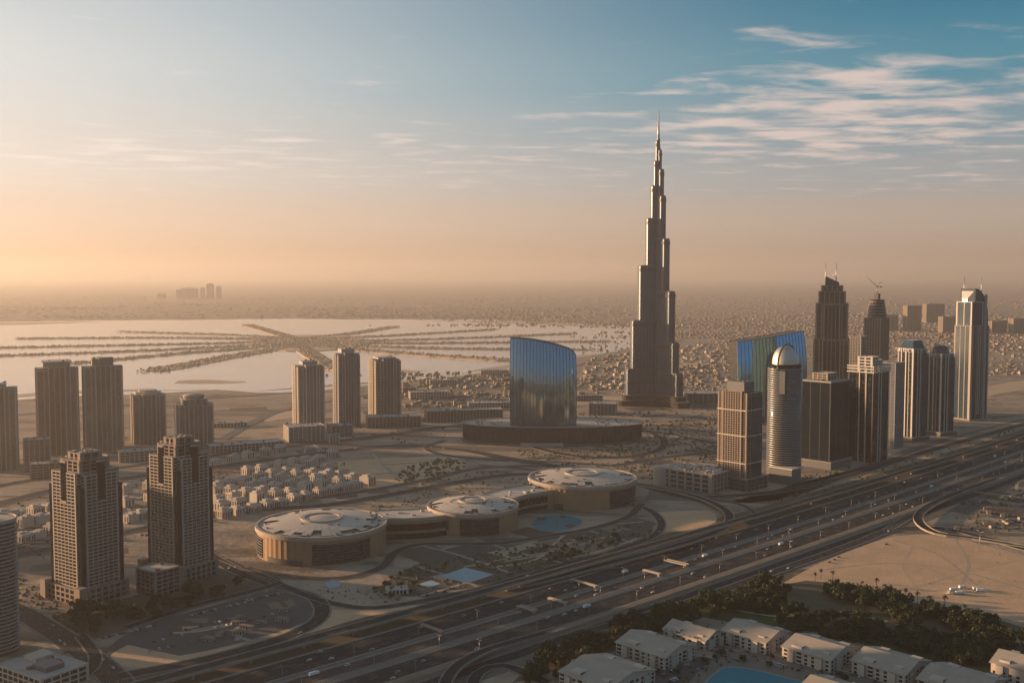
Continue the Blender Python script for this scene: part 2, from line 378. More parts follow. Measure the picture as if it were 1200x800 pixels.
# ------------------------------------------------------------------ ground and air
def axis(lo, hi, near, n):                  # finer near the city
    a = np.linspace(-1, 1, n); v = np.sign(a) * np.abs(a) ** 3
    return sorted({float(np.interp(t, (-1, 0, 1), (lo, near, hi))) for t in v})
xs, ys = axis(-110000, 110000, 0, 41), axis(-20000, 110000, 1400, 41)
g = MB(); nx = len(xs)
for yy in ys:
    for xx in xs: g.v.append((xx, yy, 0))
for j in range(len(ys) - 1):
    for i in range(nx - 1): g.face((j * nx + i, j * nx + i + 1, (j + 1) * nx + i + 1, (j + 1) * nx + i))
struct('ground', g, M['ground'])
hz = bpy.data.materials.new('haze_air'); hz.use_nodes = True; hz.node_tree.nodes.clear(); n_ = NT(hz.node_tree)
pv = n_.n('ShaderNodeVolumePrincipled'); pv.inputs['Color'].default_value = (.60, .575, .555, 1)
pv.inputs['Density'].default_value = 1 / 20500; pv.inputs['Anisotropy'].default_value = .42
ho = n_.n('ShaderNodeOutputMaterial'); hz.node_tree.links.new(pv.outputs[0], ho.inputs['Volume'])
b = MB(); b.box(-116000, 116000, -24000, 116000, -1, 880)
tag(obj('haze', b, hz), 'pale warm desert haze over the whole city', 'haze', kind='stuff')

def poly_sheet(name, pts, z, m, z0=None, kind='structure'):
    b = MB(); p = [(q[0], q[1]) for q in pts]
    a = sum(p[i][0] * p[(i + 1) % len(p)][1] - p[(i + 1) % len(p)][0] * p[i][1] for i in range(len(p)))
    if a < 0: p.reverse()
    b.prism(p, -.5 if z0 is None else z0, z, 0)
    return tag(obj(name, b, m), kind=kind)
def smooth_px(px, step=20): 
    P = [G(*q) for q in px]; return spline(P + [P[0]], step)[:-1]

def sheet_px(name, px, z, m): return poly_sheet(name, smooth_px(px, 25), z, m)
# lagoon with its fan of planted sand spits, far behind the towers
def ragged(px, amp, step):
    P = spline([G(*q) for q in px] + [G(*px[0])], step)[:-1]; out = []; w1 = w2 = 0
    for p in P:
        w1 = .75 * w1 + rnd.gauss(0, 1) * amp * .6; w2 = rnd.gauss(0, 1) * amp * .25; out.append(Vector((p.x + w1 * .4 + w2, p.y + w1 + w2, 0)))
    return out
poly_sheet('water', ragged(((-700, 388), (-300, 382), (120, 376), (330, 374), (560, 375), (690, 380), (752, 386), (748, 397), (735, 408), (660, 422), (610, 431), (540, 440), (480, 446), (420, 452), (350, 457), (200, 459), (60, 466), (-120, 480), (-700, 520)), 60, 90), .25, M['water'])
for k, px in enumerate((((-60, 476), (40, 464), (150, 459), (240, 457), (150, 456), (30, 461)), ((300, 458), (400, 452), (470, 446), (420, 448), (330, 455)), ((540, 438), (620, 428), (700, 414), (640, 421), (560, 433)), ((-300, 386), (-60, 379), (120, 377), (-40, 382)), ((500, 376), (640, 378), (740, 386), (640, 381)), ((200, 447), (250, 444), (300, 446), (240, 449)), ((430, 436), (470, 433), (505, 434), (460, 438)))): poly_sheet('sand_flat', ragged(px, 25, 40), .3 + .02 * k, M['spit'])
spits = [((352, 397), (250, 392), (145, 389)), ((352, 398), (190, 396), (22, 397)), ((350, 400), (180, 404), (-30, 408)), ((350, 402), (170, 411), (-60, 419)), ((350, 404), (215, 414), (85, 426)),
         ((345, 405), (270, 418), (178, 435)), ((352, 399), (318, 389), (290, 381)), ((345, 398), (410, 391), (462, 383)), ((348, 399), (480, 392), (578, 386)), ((350, 401), (520, 397), (668, 391)),
         ((352, 402), (520, 402), (708, 400)), ((352, 403), (500, 408), (692, 410)), ((352, 404), (470, 414), (605, 423)), ((348, 404), (372, 420), (396, 434))]
tree_pts = []
def strip_poly(line, w0, w1):
    n = len(line); ws = [w0 + (w1 - w0) * i / (n - 1) for i in range(n)]; ws[-1] *= .4
    l = [offs(line, -1)[i] + (offs(line, -1)[i] - line[i]) * (ws[i] / 2 - 1) for i in range(n)]
    r = [2 * line[i] - l[i] for i in range(n)]
    return l, r
for k, sp in enumerate(spits):
    ln = spline([G(*q) for q in sp], 60); wide = 1.5 if k in (5, 12) else 1
    l, r = strip_poly(ln, 105, 80 * wide)
    b = MB(); b.ribbon(l, r, .1, 2.2 + .05 * k); struct('sand_spit', b, M['spit'])
    for i, p in enumerate(ln):
        for _ in range(16):
            q = p + Vector((rnd.uniform(-1, 1), rnd.uniform(-1, 1), 0)) * 36 * wide; tree_pts.append((q.x, q.y, 2, rnd.uniform(4, 8)))
hub = smooth_px([(285, 401), (330, 394), (400, 393), (432, 400), (410, 408), (350, 412), (300, 408)], 80)
poly_sheet('sand_spit', hub, 3.2, M['spit'])
for _ in range(500):
    q = G(rnd.uniform(295, 425), rnd.uniform(396, 408)); tree_pts.append((q.x, q.y, 3, rnd.uniform(5, 9)))
b = MB()
for (x, y, z, r) in tree_pts:
    t = Vector((x, y, z)); n = 6; i0 = len(b.v); a0 = rnd.uniform(0, 6)
    for k in range(n):
        a = a0 + k * 2 * math.pi / n; rr = r * rnd.uniform(.7, 1.2); b.v.append((x + rr * math.cos(a), y + rr * math.sin(a), z + r * .15))
    for k in range(n):
        a = a0 + k * 2 * math.pi / n; rr = r * .6 * rnd.uniform(.7, 1.2); b.v.append((x + rr * math.cos(a), y + rr * math.sin(a), z + r * rnd.uniform(.7, 1.0)))
    for k in range(n): l = (k + 1) % n; b.face((i0 + k, i0 + l, i0 + n + l, i0 + n + k))
    b.face([i0 + n + k for k in range(n)])
tag(obj('spit_shrubs', b, M['spit_scrub']), 'brown shrubs and palms covering the sand spits in the lagoon', 'shrubs', kind='stuff')

# ------------------------------------------------------------------ roads
RZ = [0.30]
def road(name, pts, w, m='asphalt', kerb=.6, world=False, lanes=0, kz=.15):
    z = RZ[0]; RZ[0] += .035
    w *= 1.3; ln = spline(pts if world else [G(*q) for q in pts], 12)
    b = MB(); b.ribbon(offs(ln, -w / 2), offs(ln, w / 2), 0, z, 0)
    if kerb:
        for s in (-1, 1):
            a, c = offs(ln, s * w / 2), offs(ln, s * (w / 2 + kerb)); b.ribbon(*((c, a) if s < 0 else (a, c)), 0, z + kz, 1)
    struct(name, b, [M[m], M['kerb']])
    if lanes: marks(ln, [(-w / 2 + w * k / lanes) for k in range(1, lanes)], z, [(-w / 2 + .5), (w / 2 - .5)])
    return ln
MARK = MB()
def marks(ln, dashed, z, solid=()):
    for d_ in dashed:
        q = offs(ln, d_)
        ph = rnd.randrange(2); f0 = rnd.random() * .4
        for i in range(ph, len(q) - 1, 2):
            a, c = q[i] + (q[i + 1] - q[i]) * f0, q[i] + (q[i + 1] - q[i]) * (f0 + .55); t = (c - a).normalized() * .1; s = Vector((t.y, -t.x, 0))
            k = len(MARK.v); MARK.v += [(p.x, p.y, z + .012) for p in (a - s, a + s, c + s, c - s)]; MARK.face((k, k + 1, k + 2, k + 3))
    for d_ in solid:
        L, Q = offs(ln, d_ - .12), offs(ln, d_ + .12)
        for i in range(len(L) - 1):
            k = len(MARK.v); MARK.v += [(p.x, p.y, z + .012) for p in (L[i], Q[i], Q[i + 1], L[i + 1])]; MARK.face((k, k + 1, k + 2, k + 3))

# the main highway: one smooth line, everything else runs parallel to it
HWS = 1.33
V0 = [G(px, py, 8) for px, py in ((130, 816), (300, 768), (450, 727), (600, 686), (750, 645), (900, 605), (1025, 563), (1200, 511))]
cf = np.polyfit([p.x for p in V0], [p.y for p in V0], 2)
VX = np.arange(-560, 2900, 14.0); VL = [Vector((float(x), float(np.polyval(cf, x)), 0)) for x in VX]
def hw_strip(name, a, c, z, m, z0=0.0):
    b = MB(); b.ribbon(offs(VL, a * HWS), offs(VL, c * HWS), z0, z); return struct(name, b, M[m])
hw_strip('highway_verge', -40, 4.0, .12, 'garden')
hw_strip('highway_verge', 4, 128, .16, 'concrete_d')
hw_strip('highway_carriageway', 7, 33, .30, 'asphalt')
hw_strip('highway_carriageway', 41, 55.5, .28, 'asphalt_b')
hw_strip('highway_carriageway', 65, 87, .32, 'asphalt')
hw_strip('service_road', 103, 115, .26, 'asphalt')
for a, c, z in ((35.2, 36.0, 1.2), (38.6, 39.4, 1.1), (57.0, 57.7, 1.2), (59.6, 60.4, 1.3), (62.6, 63.3, 1.1), (5.2, 5.8, .9), (88.4, 89.2, 1.1), (101.6, 102.2, .6)):
    hw_strip('barrier_wall', a, c, z, 'concrete')
for a, c in ((33.3, 35.1), (39.5, 40.9), (55.7, 56.9), (57.8, 59.5), (60.6, 62.5), (63.4, 64.8), (87.2, 88.3), (4.5, 6.8)): hw_strip('concrete_shoulder', a, c, .36, 'concrete')
b = MB(); L = [offs(VL, k * HWS) for k in (89.6, 92.5, 98.5, 101.4)]
for i in range(len(VL) - 1):
    for q in range(3):
        zz = (.2, 3.2, 3.0, .3); k = len(b.v)
        b.v += [(L[q][i].x, L[q][i].y, zz[q]), (L[q + 1][i].x, L[q + 1][i].y, zz[q + 1]), (L[q + 1][i + 1].x, L[q + 1][i + 1].y, zz[q + 1]), (L[q][i + 1].x, L[q][i + 1].y, zz[q])]
        b.face((k, k + 1, k + 2, k + 3))
struct('embankment', b, M['plot_c'])
for c_, ds, z_, w_ in ((20, 7, .30, 12.4), (48, 4, .28, 6.6), (76, 6, .32, 10.4), (109, 3, .26, 5.5)):
    marks(offs(VL, c_ * HWS), [w_ * HWS * (2 * k / ds - 1) for k in range(1, ds)], z_, [-w_ * HWS, w_ * HWS])

def elevated(name, label, cat, ln, w, every=3, deck='concrete', pier_w=2.0):
    """raised roadway standing on piers"""
    w *= 1.25; root = thing(name, label, cat, (0, 0, 0))
    zt = [p.z for p in ln]
    b = MB(); b.ribbon(offs(ln, -w / 2), offs(ln, w / 2), [z - 1.8 for z in zt], zt, 0); obj('deck', b, M[deck], root)
    b = MB(); b.ribbon(offs(ln, -w / 2 + 1.1), offs(ln, w / 2 - 1.1), [z - .2 for z in zt], [z + .05 for z in zt]); obj('road_surface', b, M['asphalt'], root)
    for s in (-1, 1):
        a, c = offs(ln, s * (w / 2 - .55)), offs(ln, s * (w / 2 + .1)); b = MB()
        b.ribbon(*((c, a) if s < 0 else (a, c)), [z - 1.2 for z in zt], [z + 1.0 for z in zt]); obj('parapet', b, M['concrete'], root)
    for i in range(2, len(ln) - 1, every):
        p = ln[i]; t = ln[i + 1] - ln[i - 1]; an = math.atan2(t.y, t.x)
        if p.z < 3.5: continue
        b = MB(); b.obox(p, an, pier_w, 2.6, 0, p.z - 3.2); b.obox(p, an, pier_w * 1.2, w * .62, p.z - 3.2, p.z - 1.85)
        obj('pier', b, M['concrete'], root)
    return root
vl = [Vector((p.x, p.y, 8.0)) for p in offs(VL, -7.5)]
elevated('viaduct', 'long raised viaduct on short piers along the far side of the highway', 'viaduct', vl[:190], 12.5)
rp = [G(px, py, z) for px, py, z in ((560, 545, .6), (640, 552, .8), (700, 560, 1.2), (748, 567, 2), (800, 577, 4), (838, 590, 5.5), (855, 604, 6), (846, 619, 6), (815, 632, 6), (770, 645, 6), (700, 663, 4.5), (640, 678, 2.5), (590, 690, .8))]
elevated('loop_ramp', 'curved ramp with sunlit parapets swinging round east of the mall onto the viaduct', 'ramp', spline(rp, 12), 11, every=4)
rp = [G(px, py, z) for px, py, z in ((520, 860, 6), (519, 815, 6.5), (524, 795, 7), (538, 778, 7), (566, 763, 6), (600, 752, 4.5), (660, 735, 2.5), (720, 716, .8))]
elevated('slip_ramp', 'curved slip ramp on piers at the bottom edge joining the highway', 'ramp', spline(rp, 12), 9.5, every=3)
rp = [G(px, py, z) for px, py, z in ((1250, 538, .5), (1200, 551, 1.5), (1150, 567, 4), (1108, 583, 6), (1080, 599, 6), (1078, 612, 5), (1098, 624, 3), (1140, 630, 1.5), (1200, 640, .5), (1270, 652, .4))]
elevated('loop_ramp', 'curved ramp bending back beside the sand lot at the right edge', 'ramp', spline(rp, 12), 11, every=4)

roads = [
 ('road', ((-40, 690), (15, 712), (60, 738), (100, 765), (135, 795), (160, 830)), 20, 'asphalt_b', 3),
 ('road', ((140, 792), (230, 775), (300, 757), (348, 741), (376, 722), (372, 703), (345, 692), (300, 678), (262, 660), (230, 640)), 13, 'asphalt', 3),
 ('road', ((262, 655), (310, 676), (350, 694), (395, 708), (440, 712), (500, 703), (560, 690), (600, 679), (660, 661), (720, 645), (765, 628), (775, 612), (760, 597), (735, 590)), 9, 'asphalt', 2),
 ('road', ((262, 655), (300, 668), (360, 677), (410, 676), (448, 664), (462, 648), (490, 638), (540, 637), (590, 636), (640, 628), (690, 620), (735, 606), (752, 590)), 10, 'asphalt_b', 2),
 ('road', ((-60, 648), (0, 640), (80, 622), (160, 607), (250, 596), (340, 587), (430, 575), (500, 562), (560, 549), (640, 545)), 13, 'asphalt_b', 3),
 ('road', ((-60, 664), (0, 655), (100, 634), (200, 613), (300, 598), (380, 592), (450, 581), (520, 568), (600, 556), (680, 558)), 18, 'asphalt', 3),
 ('road', ((-60, 603), (0, 590), (70, 573), (150, 560), (260, 546), (330, 537), (400, 528), (470, 522), (540, 527), (600, 538), (660, 548), (740, 560)), 22, 'asphalt_b', 5),
 ('road', ((-80, 585), (40, 562), (200, 540), (330, 524), (450, 510), (540, 500), (650, 530), (720, 536), (770, 528), (778, 516), (760, 505)), 14, 'asphalt', 3),
 ('road', ((520, 516), (500, 524), (520, 533), (580, 539), (650, 541), (720, 545), (760, 538), (830, 530)), 11, 'asphalt_b', 3),
 ('road', ((330, 520), (420, 515), (490, 505), (560, 497), (700, 500), (780, 508), (840, 520)), 14, 'asphalt', 2),
 ('road', ((-100, 500), (60, 482), (200, 470), (300, 463), (345, 460), (420, 458)), 16, 'concrete_d', 4),
 ('road', ((260, 515), (300, 493), (345, 478), (480, 455), (620, 440), (730, 415), (800, 398)), 16, 'concrete_d', 3),
 ('road', ((748, 567), (800, 582), (870, 580), (930, 573), (1000, 556), (1080, 531), (1200, 497), (1300, 470)), 14, 'asphalt', 3),
 ('road', ((690, 740), (760, 720), (830, 698), (900, 673), (960, 652), (1010, 634), (1045, 621), (1100, 619), (1150, 629), (1220, 648), (1330, 668)), 11, 'asphalt', 2),
 ('road', ((1040, 621), (1075, 600), (1110, 580), (1150, 565), (1210, 548), (1300, 525)), 10, 'asphalt_b', 2),
 ('road', ((800, 577), (838, 586), (864, 590), (880, 598), (886, 606), (876, 613)), 7, 'asphalt_b', 2),
 ('road', ((640, 800), (590, 780), (560, 790), (550, 820)), 9, 'asphalt', 1.5),
 ('road', ((-30, 785), (60, 800), (100, 790), (112, 770), (95, 745)), 9, 'asphalt', 2),
 ('road', ((150, 735), (220, 712), (280, 697), (330, 683)), 9, 'asphalt', 2),
]
RL = [road(r[0], r[1], r[2], r[3], r[4] * .5, lanes=2 if r[2] < 15 else 4) for r in roads]
struct('lane_markings', MARK, M['paint'])

for px in (((778, 466), (862, 455), (866, 449), (790, 456)), ((1150, 466), (1215, 452), (1240, 444), (1190, 446), (1148, 456)), ((1000, 442), (1110, 444), (1110, 438), (1010, 436)), ((790, 432), (850, 424), (862, 419), (800, 424)), ((596, 478), (730, 470), (736, 464), (640, 468)), ((310, 494), (345, 488), (350, 481), (318, 484))): poly_sheet('sand_flat', ragged(px, 10, 30), .08, M['spit'])
# bare plots and dirt tracks between the roads
pz = .02
for px, n, an in ((((-40, 690), (0, 590), (300, 535), (420, 520), (600, 545), (600, 570), (300, 600), (120, 650)), 46, 20), (((0, 540), (0, 470), (340, 462), (470, 445), (600, 435), (600, 500), (330, 530)), 46, 12), (((600, 500), (680, 470), (860, 460), (860, 540), (700, 560), (560, 540)), 30, 30), (((370, 700), (480, 650), (770, 600), (770, 625), (600, 676), (430, 708)), 26, 44), (((120, 770), (160, 735), (330, 692), (362, 720), (250, 758)), 12, 25), (((1010, 520), (1200, 440), (1300, 440), (1200, 490)), 12, 44), (((1100, 600), (1200, 560), (1300, 600), (1200, 630)), 14, 44)):
    P = [G(*q) for q in px]; lo = Vector((min(p.x for p in P), min(p.y for p in P))); hi = Vector((max(p.x for p in P), max(p.y for p in P))); k = 0; j = 0
    while k < n and j < 900:
        j += 1; c = Vector((rnd.uniform(lo.x, hi.x), rnd.uniform(lo.y, hi.y)))
        if not (lambda x, y: sum(((P[i].y > y) != (P[i - 1].y > y)) and x < (P[i - 1].x - P[i].x) * (y - P[i].y) / (P[i - 1].y - P[i].y) + P[i].x for i in range(len(P))) % 2)(c.x, c.y): continue
        k += 1; pz += .0005; f = .35 if n < 13 else 1; w, h = rnd.uniform(25, 110) * f, rnd.uniform(20, 80) * f; a = R(an + rnd.choice((0, 0, 90)) + rnd.gauss(0, 3)); ca, sa = math.cos(a), math.sin(a)
        poly_sheet('plot', [Vector((c.x + x * ca - y * sa, c.y + x * sa + y * ca)) for x, y in ((-w / 2 + rnd.gauss(0, 4), -h / 2), (w / 2, -h / 2 + rnd.gauss(0, 4)), (w / 2 + rnd.gauss(0, 4), h / 2), (-w / 2, h / 2 + rnd.gauss(0, 4)))], pz + (.14 if n == 12 else .10 if n in (26, 14) else 0) * 1.0, M[rnd.choice(('plot_a', 'plot_b', 'plot_b', 'plot_c', 'lot', 'lot'))])
        if k % 2 == 0:
            L_ = rnd.uniform(80, 260) * f; q = [Vector((c.x - ca * L_ / 2, c.y - sa * L_ / 2, 0)), Vector((c.x + rnd.gauss(0, 12) * f, c.y + rnd.gauss(0, 12) * f, 0)), Vector((c.x + ca * L_ / 2, c.y + sa * L_ / 2, 0))]; ln = spline(q, 15); b = MB(); b.ribbon(offs(ln, -2.6), offs(ln, 2.6), -.4, pz + .17); struct('dirt_track', b, M[rnd.choice(('plot_a', 'concrete', 'plot_b'))])
# lots, lawns, gardens, pools
sheet_px('sand_lot', ((905, 690), (960, 660), (1010, 640), (1050, 628), (1100, 627), (1160, 640), (1240, 660), (1400, 690), (1400, 760), (1200, 728), (1100, 712), (1000, 688), (945, 680)), .22, M['sand'])
sheet_px('sand_lot', ((300, 747), (345, 728), (338, 712), (420, 715), (520, 705), (430, 722), (360, 742)), .14, M['sand'])
sheet_px('sand_lot', ((395, 540), (520, 535), (545, 545), (480, 566), (430, 572), (400, 556)), .14, M['sand'])
sheet_px('sand_lot', ((770, 600), (830, 598), (838, 612), (800, 622), (770, 620)), .14, M['sand'])
sheet_px('sand_lot', ((120, 778), (150, 755), (210, 768), (290, 752), (240, 768), (170, 782)), .17, M['sand'])
sheet_px('parking_lot', ((120, 765), (160, 735), (240, 712), (330, 690), (362, 705), (365, 722), (340, 736), (250, 760), (150, 780)), .15, M['lot'])
sheet_px('parking_lot', ((745, 800), (790, 770), (850, 775), (800, 805)), .17, M['lot'])
sheet_px('lawn', ((790, 705), (850, 690), (1000, 740), (1240, 800), (1240, 840), (1000, 750), (900, 735), (820, 722)), .13, M['lawn'])
sheet_px('garden', ((600, 800), (660, 745), (770, 715), (830, 690), (960, 665), (1010, 690), (1200, 735), (1240, 790), (1180, 800), (1000, 742), (830, 722), (700, 770)), .11, M['garden'])
sheet_px('garden', ((60, 722), (150, 700), (260, 662), (330, 680), (250, 705), (140, 742), (95, 745)), .12, M['garden'])
sheet_px('garden', ((440, 690), (480, 665), (540, 645), (640, 632), (740, 610), (765, 625), (700, 648), (600, 676), (500, 700)), .13, M['garden'])
sheet_px('paved_plaza', ((790, 830), (815, 790), (850, 765), (900, 765), (960, 785), (1010, 790), (1060, 830)), .20, M['paving'])
sheet_px('paved_plaza', ((755, 585), (780, 560), (900, 590), (960, 560), (1020, 545), (1180, 495), (1210, 490), (1100, 515), (1010, 545), (930, 580), (870, 588)), .10, M['concrete_d'])
def pool(name, px, m=M['pool'], rim=2.2):
    P = smooth_px(px, 6) if len(px) > 4 else [G(*q) for q in px]; cx = sum((p for p in P), Vector()) / len(P)
    out = [cx + (p - cx) * (1 + rim / max(6, (p - cx).length)) for p in P]
    poly_sheet('pool_rim', out, .38, M['concrete']); poly_sheet(name, P, .41, m)
pool('pool', ((822, 806), (834, 793), (846, 784), (853, 782), (862, 782), (885, 785), (920, 794), (945, 802), (960, 830), (850, 832)))
pool('pool', ((624, 610), (640, 604), (665, 604), (682, 610), (672, 618), (650, 622), (630, 620)))
pool('sports_court', ((516, 675), (545, 665), (578, 673), (548, 683)), M['hardcourt'], 1)
pool('pool', ((492, 684), (505, 680), (516, 684), (502, 688)), M['hardcourt'], 1)
pool('pool', ((380, 683), (390, 680), (400, 684), (392, 689), (383, 688)), M['hardcourt'], 1)

# wheel tracks across the open sand
for k, px in enumerate((((960, 668), (1040, 660), (1120, 668), (1200, 690)), ((1010, 650), (1080, 662), (1130, 688), (1180, 712)), ((1045, 632), (1100, 650), (1150, 690)), ((1200, 655), (1140, 668), (1060, 690), (990, 684)), ((1120, 632), (1135, 660), (1125, 690)), ((1070, 640), (1060, 665), (1085, 700)), ((820, 705), (870, 716), (920, 722), (980, 716), (1040, 728)), ((930, 672), (990, 678), (1060, 702)))):
    ln = spline([G(*q) for q in px], 8)
    for s_ in ((-1.3, 1.3) if k % 2 else (0,)):
        q = offs(ln, s_); b = MB(); b.ribbon(offs(q, -.45 if s_ else -2), offs(q, .45 if s_ else 2), -.3, .235 + .004 * k); struct('dirt_track', b, M['plot_a'])

# paths and little islands breaking up the mall pool
for k, px in enumerate((((622, 614), (640, 611), (641, 612.2), (624, 615.5)), ((648, 604), (655, 612), (652, 621), (649, 621), (652, 612), (645, 605)), ((660, 609), (681, 612), (680, 613.5), (660, 610.5)))): poly_sheet('paved_path', [G(*q) for q in px], .5 + .01 * k, M['paving'])
for k, (x, y, r) in enumerate(((634, 607.5, 7), (668, 616, 8), (660, 605.5, 5))): c = G(x, y); poly_sheet('planted_island', ell(c.x, c.y, r, r * 1.4, 18), .55 + .01 * k, M['garden'])
# ------------------------------------------------------------------ building kit
def cuts(a, b, n, pw): 
    """n bays between corner piers a..b with piers of width pw"""
    w = (b - a - pw * (n - 1)) / n; return [(a + k * (w + pw), a + k * (w + pw) + w) for k in range(n)]
def block(root, x0, x1, y0, y1, z0, z1, wall, gl, nx=4, ny=4, fh=3.7, pw=1.4, bh=1.1, t=.55, cw=None, par=1.2, roof=None, wide=(), name='wall', faces='FBLR'):
    """a storeyed block: lattice wall of piers and floor bands with real openings, glazing set back in every bay"""
    cw = cw or pw * 1.5; wb = MB(); wb.box(x0, x1, y0, y1, z0, z1 - .3)
    for (xx, yy) in ((x0, y0), (x1, y0), (x1, y1), (x0, y1)):        # corner piers
        wb.box(xx - (t if xx == x0 else cw), xx + (cw if xx == x0 else t), yy - (t if yy == y0 else cw), yy + (cw if yy == y0 else t), z0, z1 + par)
    nf = max(1, int((z1 - z0) / fh)); fz = [z0 + (z1 - z0) * k / nf for k in range(nf + 1)]
    gls = []
    for f in 'FBLR':
        a, b_, n = (x0, x1, nx) if f in 'FB' else (y0, y1, ny)
        bays = cuts(a + cw, b_ - cw, n, pw)
        def put(u0, u1, d0, d1, za, zb, target, m=0):
            if f == 'F': target.box(u0, u1, y0 - d1, y0 - d0, za, zb, m)
            elif f == 'B': target.box(u0, u1, y1 + d0, y1 + d1, za, zb, m)
            elif f == 'L': target.box(x0 - d1, x0 - d0, u0, u1, za, zb, m)
            else: target.box(x1 + d0, x1 + d1, u0, u1, za, zb, m)
        for k in range(n - 1): put(bays[k][1], bays[k + 1][0], -.05, t - .07, z0, z1 + par - .2, wb)
        if bh:
            for z in fz[:-1]: put(a + cw, b_ - cw, -.05, t - .15, z, z + bh * .5, wb); put(a + cw, b_ - cw, -.05, t - .15, z + (z1 - z0) / nf - bh * .5, z + (z1 - z0) / nf - .001, wb)
        put(a + cw, b_ - cw, -1.0, t - .2, z1 - .2, z1 + par - .35, wb)
        for (u0, u1) in bays:
            gb = MB(); put(u0, u1, .02, .14, z0 + .3, z1 - .5, gb); gls.append(gb)
    obj(name, wb, wall, root)
    for gb in gls: obj('window_bay', gb, gl, root)
    rb = MB(); rb.box(x0 + 1, x1 - 1, y0 + 1, y1 - 1, z1 - .4, z1 + .12); obj('roof', rb, roof or M['roofgrey'], root)
def plant(root, x0, x1, y0, y1, z, n=7, seed=1, hmax=3, m='roofdark'):
    r = random.Random(seed)
    for _ in range(n):
        w, d_ = r.uniform(1.5, 5), r.uniform(1.5, 5); x, y = r.uniform(x0, max(x0 + .1, x1 - w)), r.uniform(y0, max(y0 + .1, y1 - d_)); b = MB(); b.box(x, x + w, y, y + d_, z - .1, z + r.uniform(1, hmax)); obj('roof_unit', b, M[m], root)
def simple(root, name, x0, x1, y0, y1, z0, z1, m): 
    b = MB(); b.box(x0, x1, y0, y1, z0, z1); return obj(name, b, m, root)
HW = R(44)                  # the highway's own direction
def face_cam(p): return math.atan2(p.x, p.y)   # bearing of a site from the survey point
def site(px, py): p = G(px, py); return p, mpp(p.y)

# ------------------------------------------------------------------ the very tall stepped tower
p, s = site(769, 474); p = Vector((p.x, p.y, 0)); BZ = lambda y: zat(769, y, p.y)
bj = thing('skyscraper', 'tallest tower in the picture, a stepped needle of steel and glass with a thin spire', 'skyscraper', p)
def lobe(L, r, flut=1.1, n=9):
    """outline of one wing: a bar with a rounded nose, fluted by its mullion fins"""
    P = [(0, -r)]; k = max(1, int(L / 4.6))
    for i in range(1, k): P.append((L * i / k, -r - (flut if i % 2 else 0)))
    for i in range(n + 1):
        a = -math.pi / 2 + math.pi * i / n; q = r + (flut if i % 2 else 0); P.append((L + q * math.cos(a), q * math.sin(a)))
    for i in range(k - 1, 0, -1): P.append((L * i / k, r + (flut if i % 2 else 0)))
    P.append((0, r)); return P
RR = (13, 12.5, 12, 11, 9.5, 7.5, 5)
def tiers_of(Ls, ys): return [(L, min(r, L * .6), BZ(y)) for L, r, y in zip(Ls, RR, ys)]
WING = {'a': (R(190), tiers_of((90, 75, 55, 34.5, 21.5, 14, 8.5), (432, 376, 312, 257, 219, 190, 166))),
        'b': (R(312), tiers_of((90, 75, 60, 39, 25, 18, 10.5), (436, 401, 342, 281, 231, 200, 177))),
        'c': (R(72), tiers_of((86, 72, 54, 35, 22, 13, 7), (418, 360, 328, 268, 225, 181, 170)))}
for an, tiers in WING.values():
    for k, (L, r, h) in enumerate(tiers):
        ca, sa = math.cos(an), math.sin(an); z0 = -1 if k == 0 else tiers[k - 1][2] - 2
        b = MB(); r2 = r + .02 * k; pl_ = [(x * ca - y * sa, x * sa + y * ca) for x, y in lobe(max(1, L - r), r2, .09 * r)]
        b.prism(pl_, z0, h, 0)
        pl2 = [(x * .96, y * .96) for x, y in pl_]; b.prism(pl2, h + .01, h + 3, 1)
        w = obj('wing_tier', b, [M['burj'], M['roofdark']], bj)
        for zz in ([z0 + 60] if k == 0 else [h - 14]):               # recessed-looking dark plant floors, proud by a hand
            bb = MB(); q = [(x * ca - y * sa, x * sa + y * ca) for x, y in lobe(max(1, L - r), r2 + .9, .09 * r)]
            bb.prism(q, zz, zz + 8, 0, cap=True); obj('plant_floor', bb, M['fin'], w)
b = MB(); b.lathe([(11, -1), (11, BZ(235)), (8.6, BZ(234.9)), (8.6, BZ(205)), (6.4, BZ(204.9)), (6.4, BZ(183)), (4.6, BZ(182.9)), (4.6, BZ(163)), (3.4, BZ(162.9)), (3.2, BZ(157)), (.01, BZ(156.8))], 20, smooth=False); obj('tower_core', b, M['burj'], bj)
b = MB(); b.lathe([(3.2, BZ(159)), (2.9, BZ(149)), (2.2, BZ(148.5)), (1.9, BZ(138)), (1.3, BZ(137.5)), (.9, BZ(129.5)), (.01, BZ(129))], 10); obj('spire', b, M['metal'], bj)
for (L, r, h) in ((112, 24, 16), (98, 19, 30)):
    for an in (R(190), R(312), R(72)):
        b = MB(); ca, sa = math.cos(an), math.sin(an); b.prism([(x * ca - y * sa, x * sa + y * ca) for x, y in lobe(L - r, r + .1 * math.sin(an), .3)], -1, h + .05 * math.cos(an), 0, mtop=1); obj('podium', b, [M['brownglass'], M['roofgrey']], bj)
def lowrise(name, label, cat, px, py, w, d_, h, rz, wall='tan', gl='brownglass', nx=10, ny=5, group=None, fh=4.2, pl_n=10, roof=None):
    p = G(px, py); t = thing(name, label, cat, p, rz, group)
    block(t, -w / 2, w / 2, 0, d_, -.5, h, M[wall], M[gl], nx, ny, fh, 1.6, 1.5, .4, roof=M[roof] if roof else None); plant(t, -w * .42, w * .42, d_ * .1, d_ * .85, h, pl_n, int(px)); return t
lowrise('podium_building', 'long low dark building right of the foot of the tallest tower', 'building', 836, 472, 150, 70, 26, R(4), 'grey')
lowrise('podium_building', 'low dark hall left of the foot of the tallest tower', 'building', 706, 486, 70, 60, 28, R(-8), 'grey', nx=7)

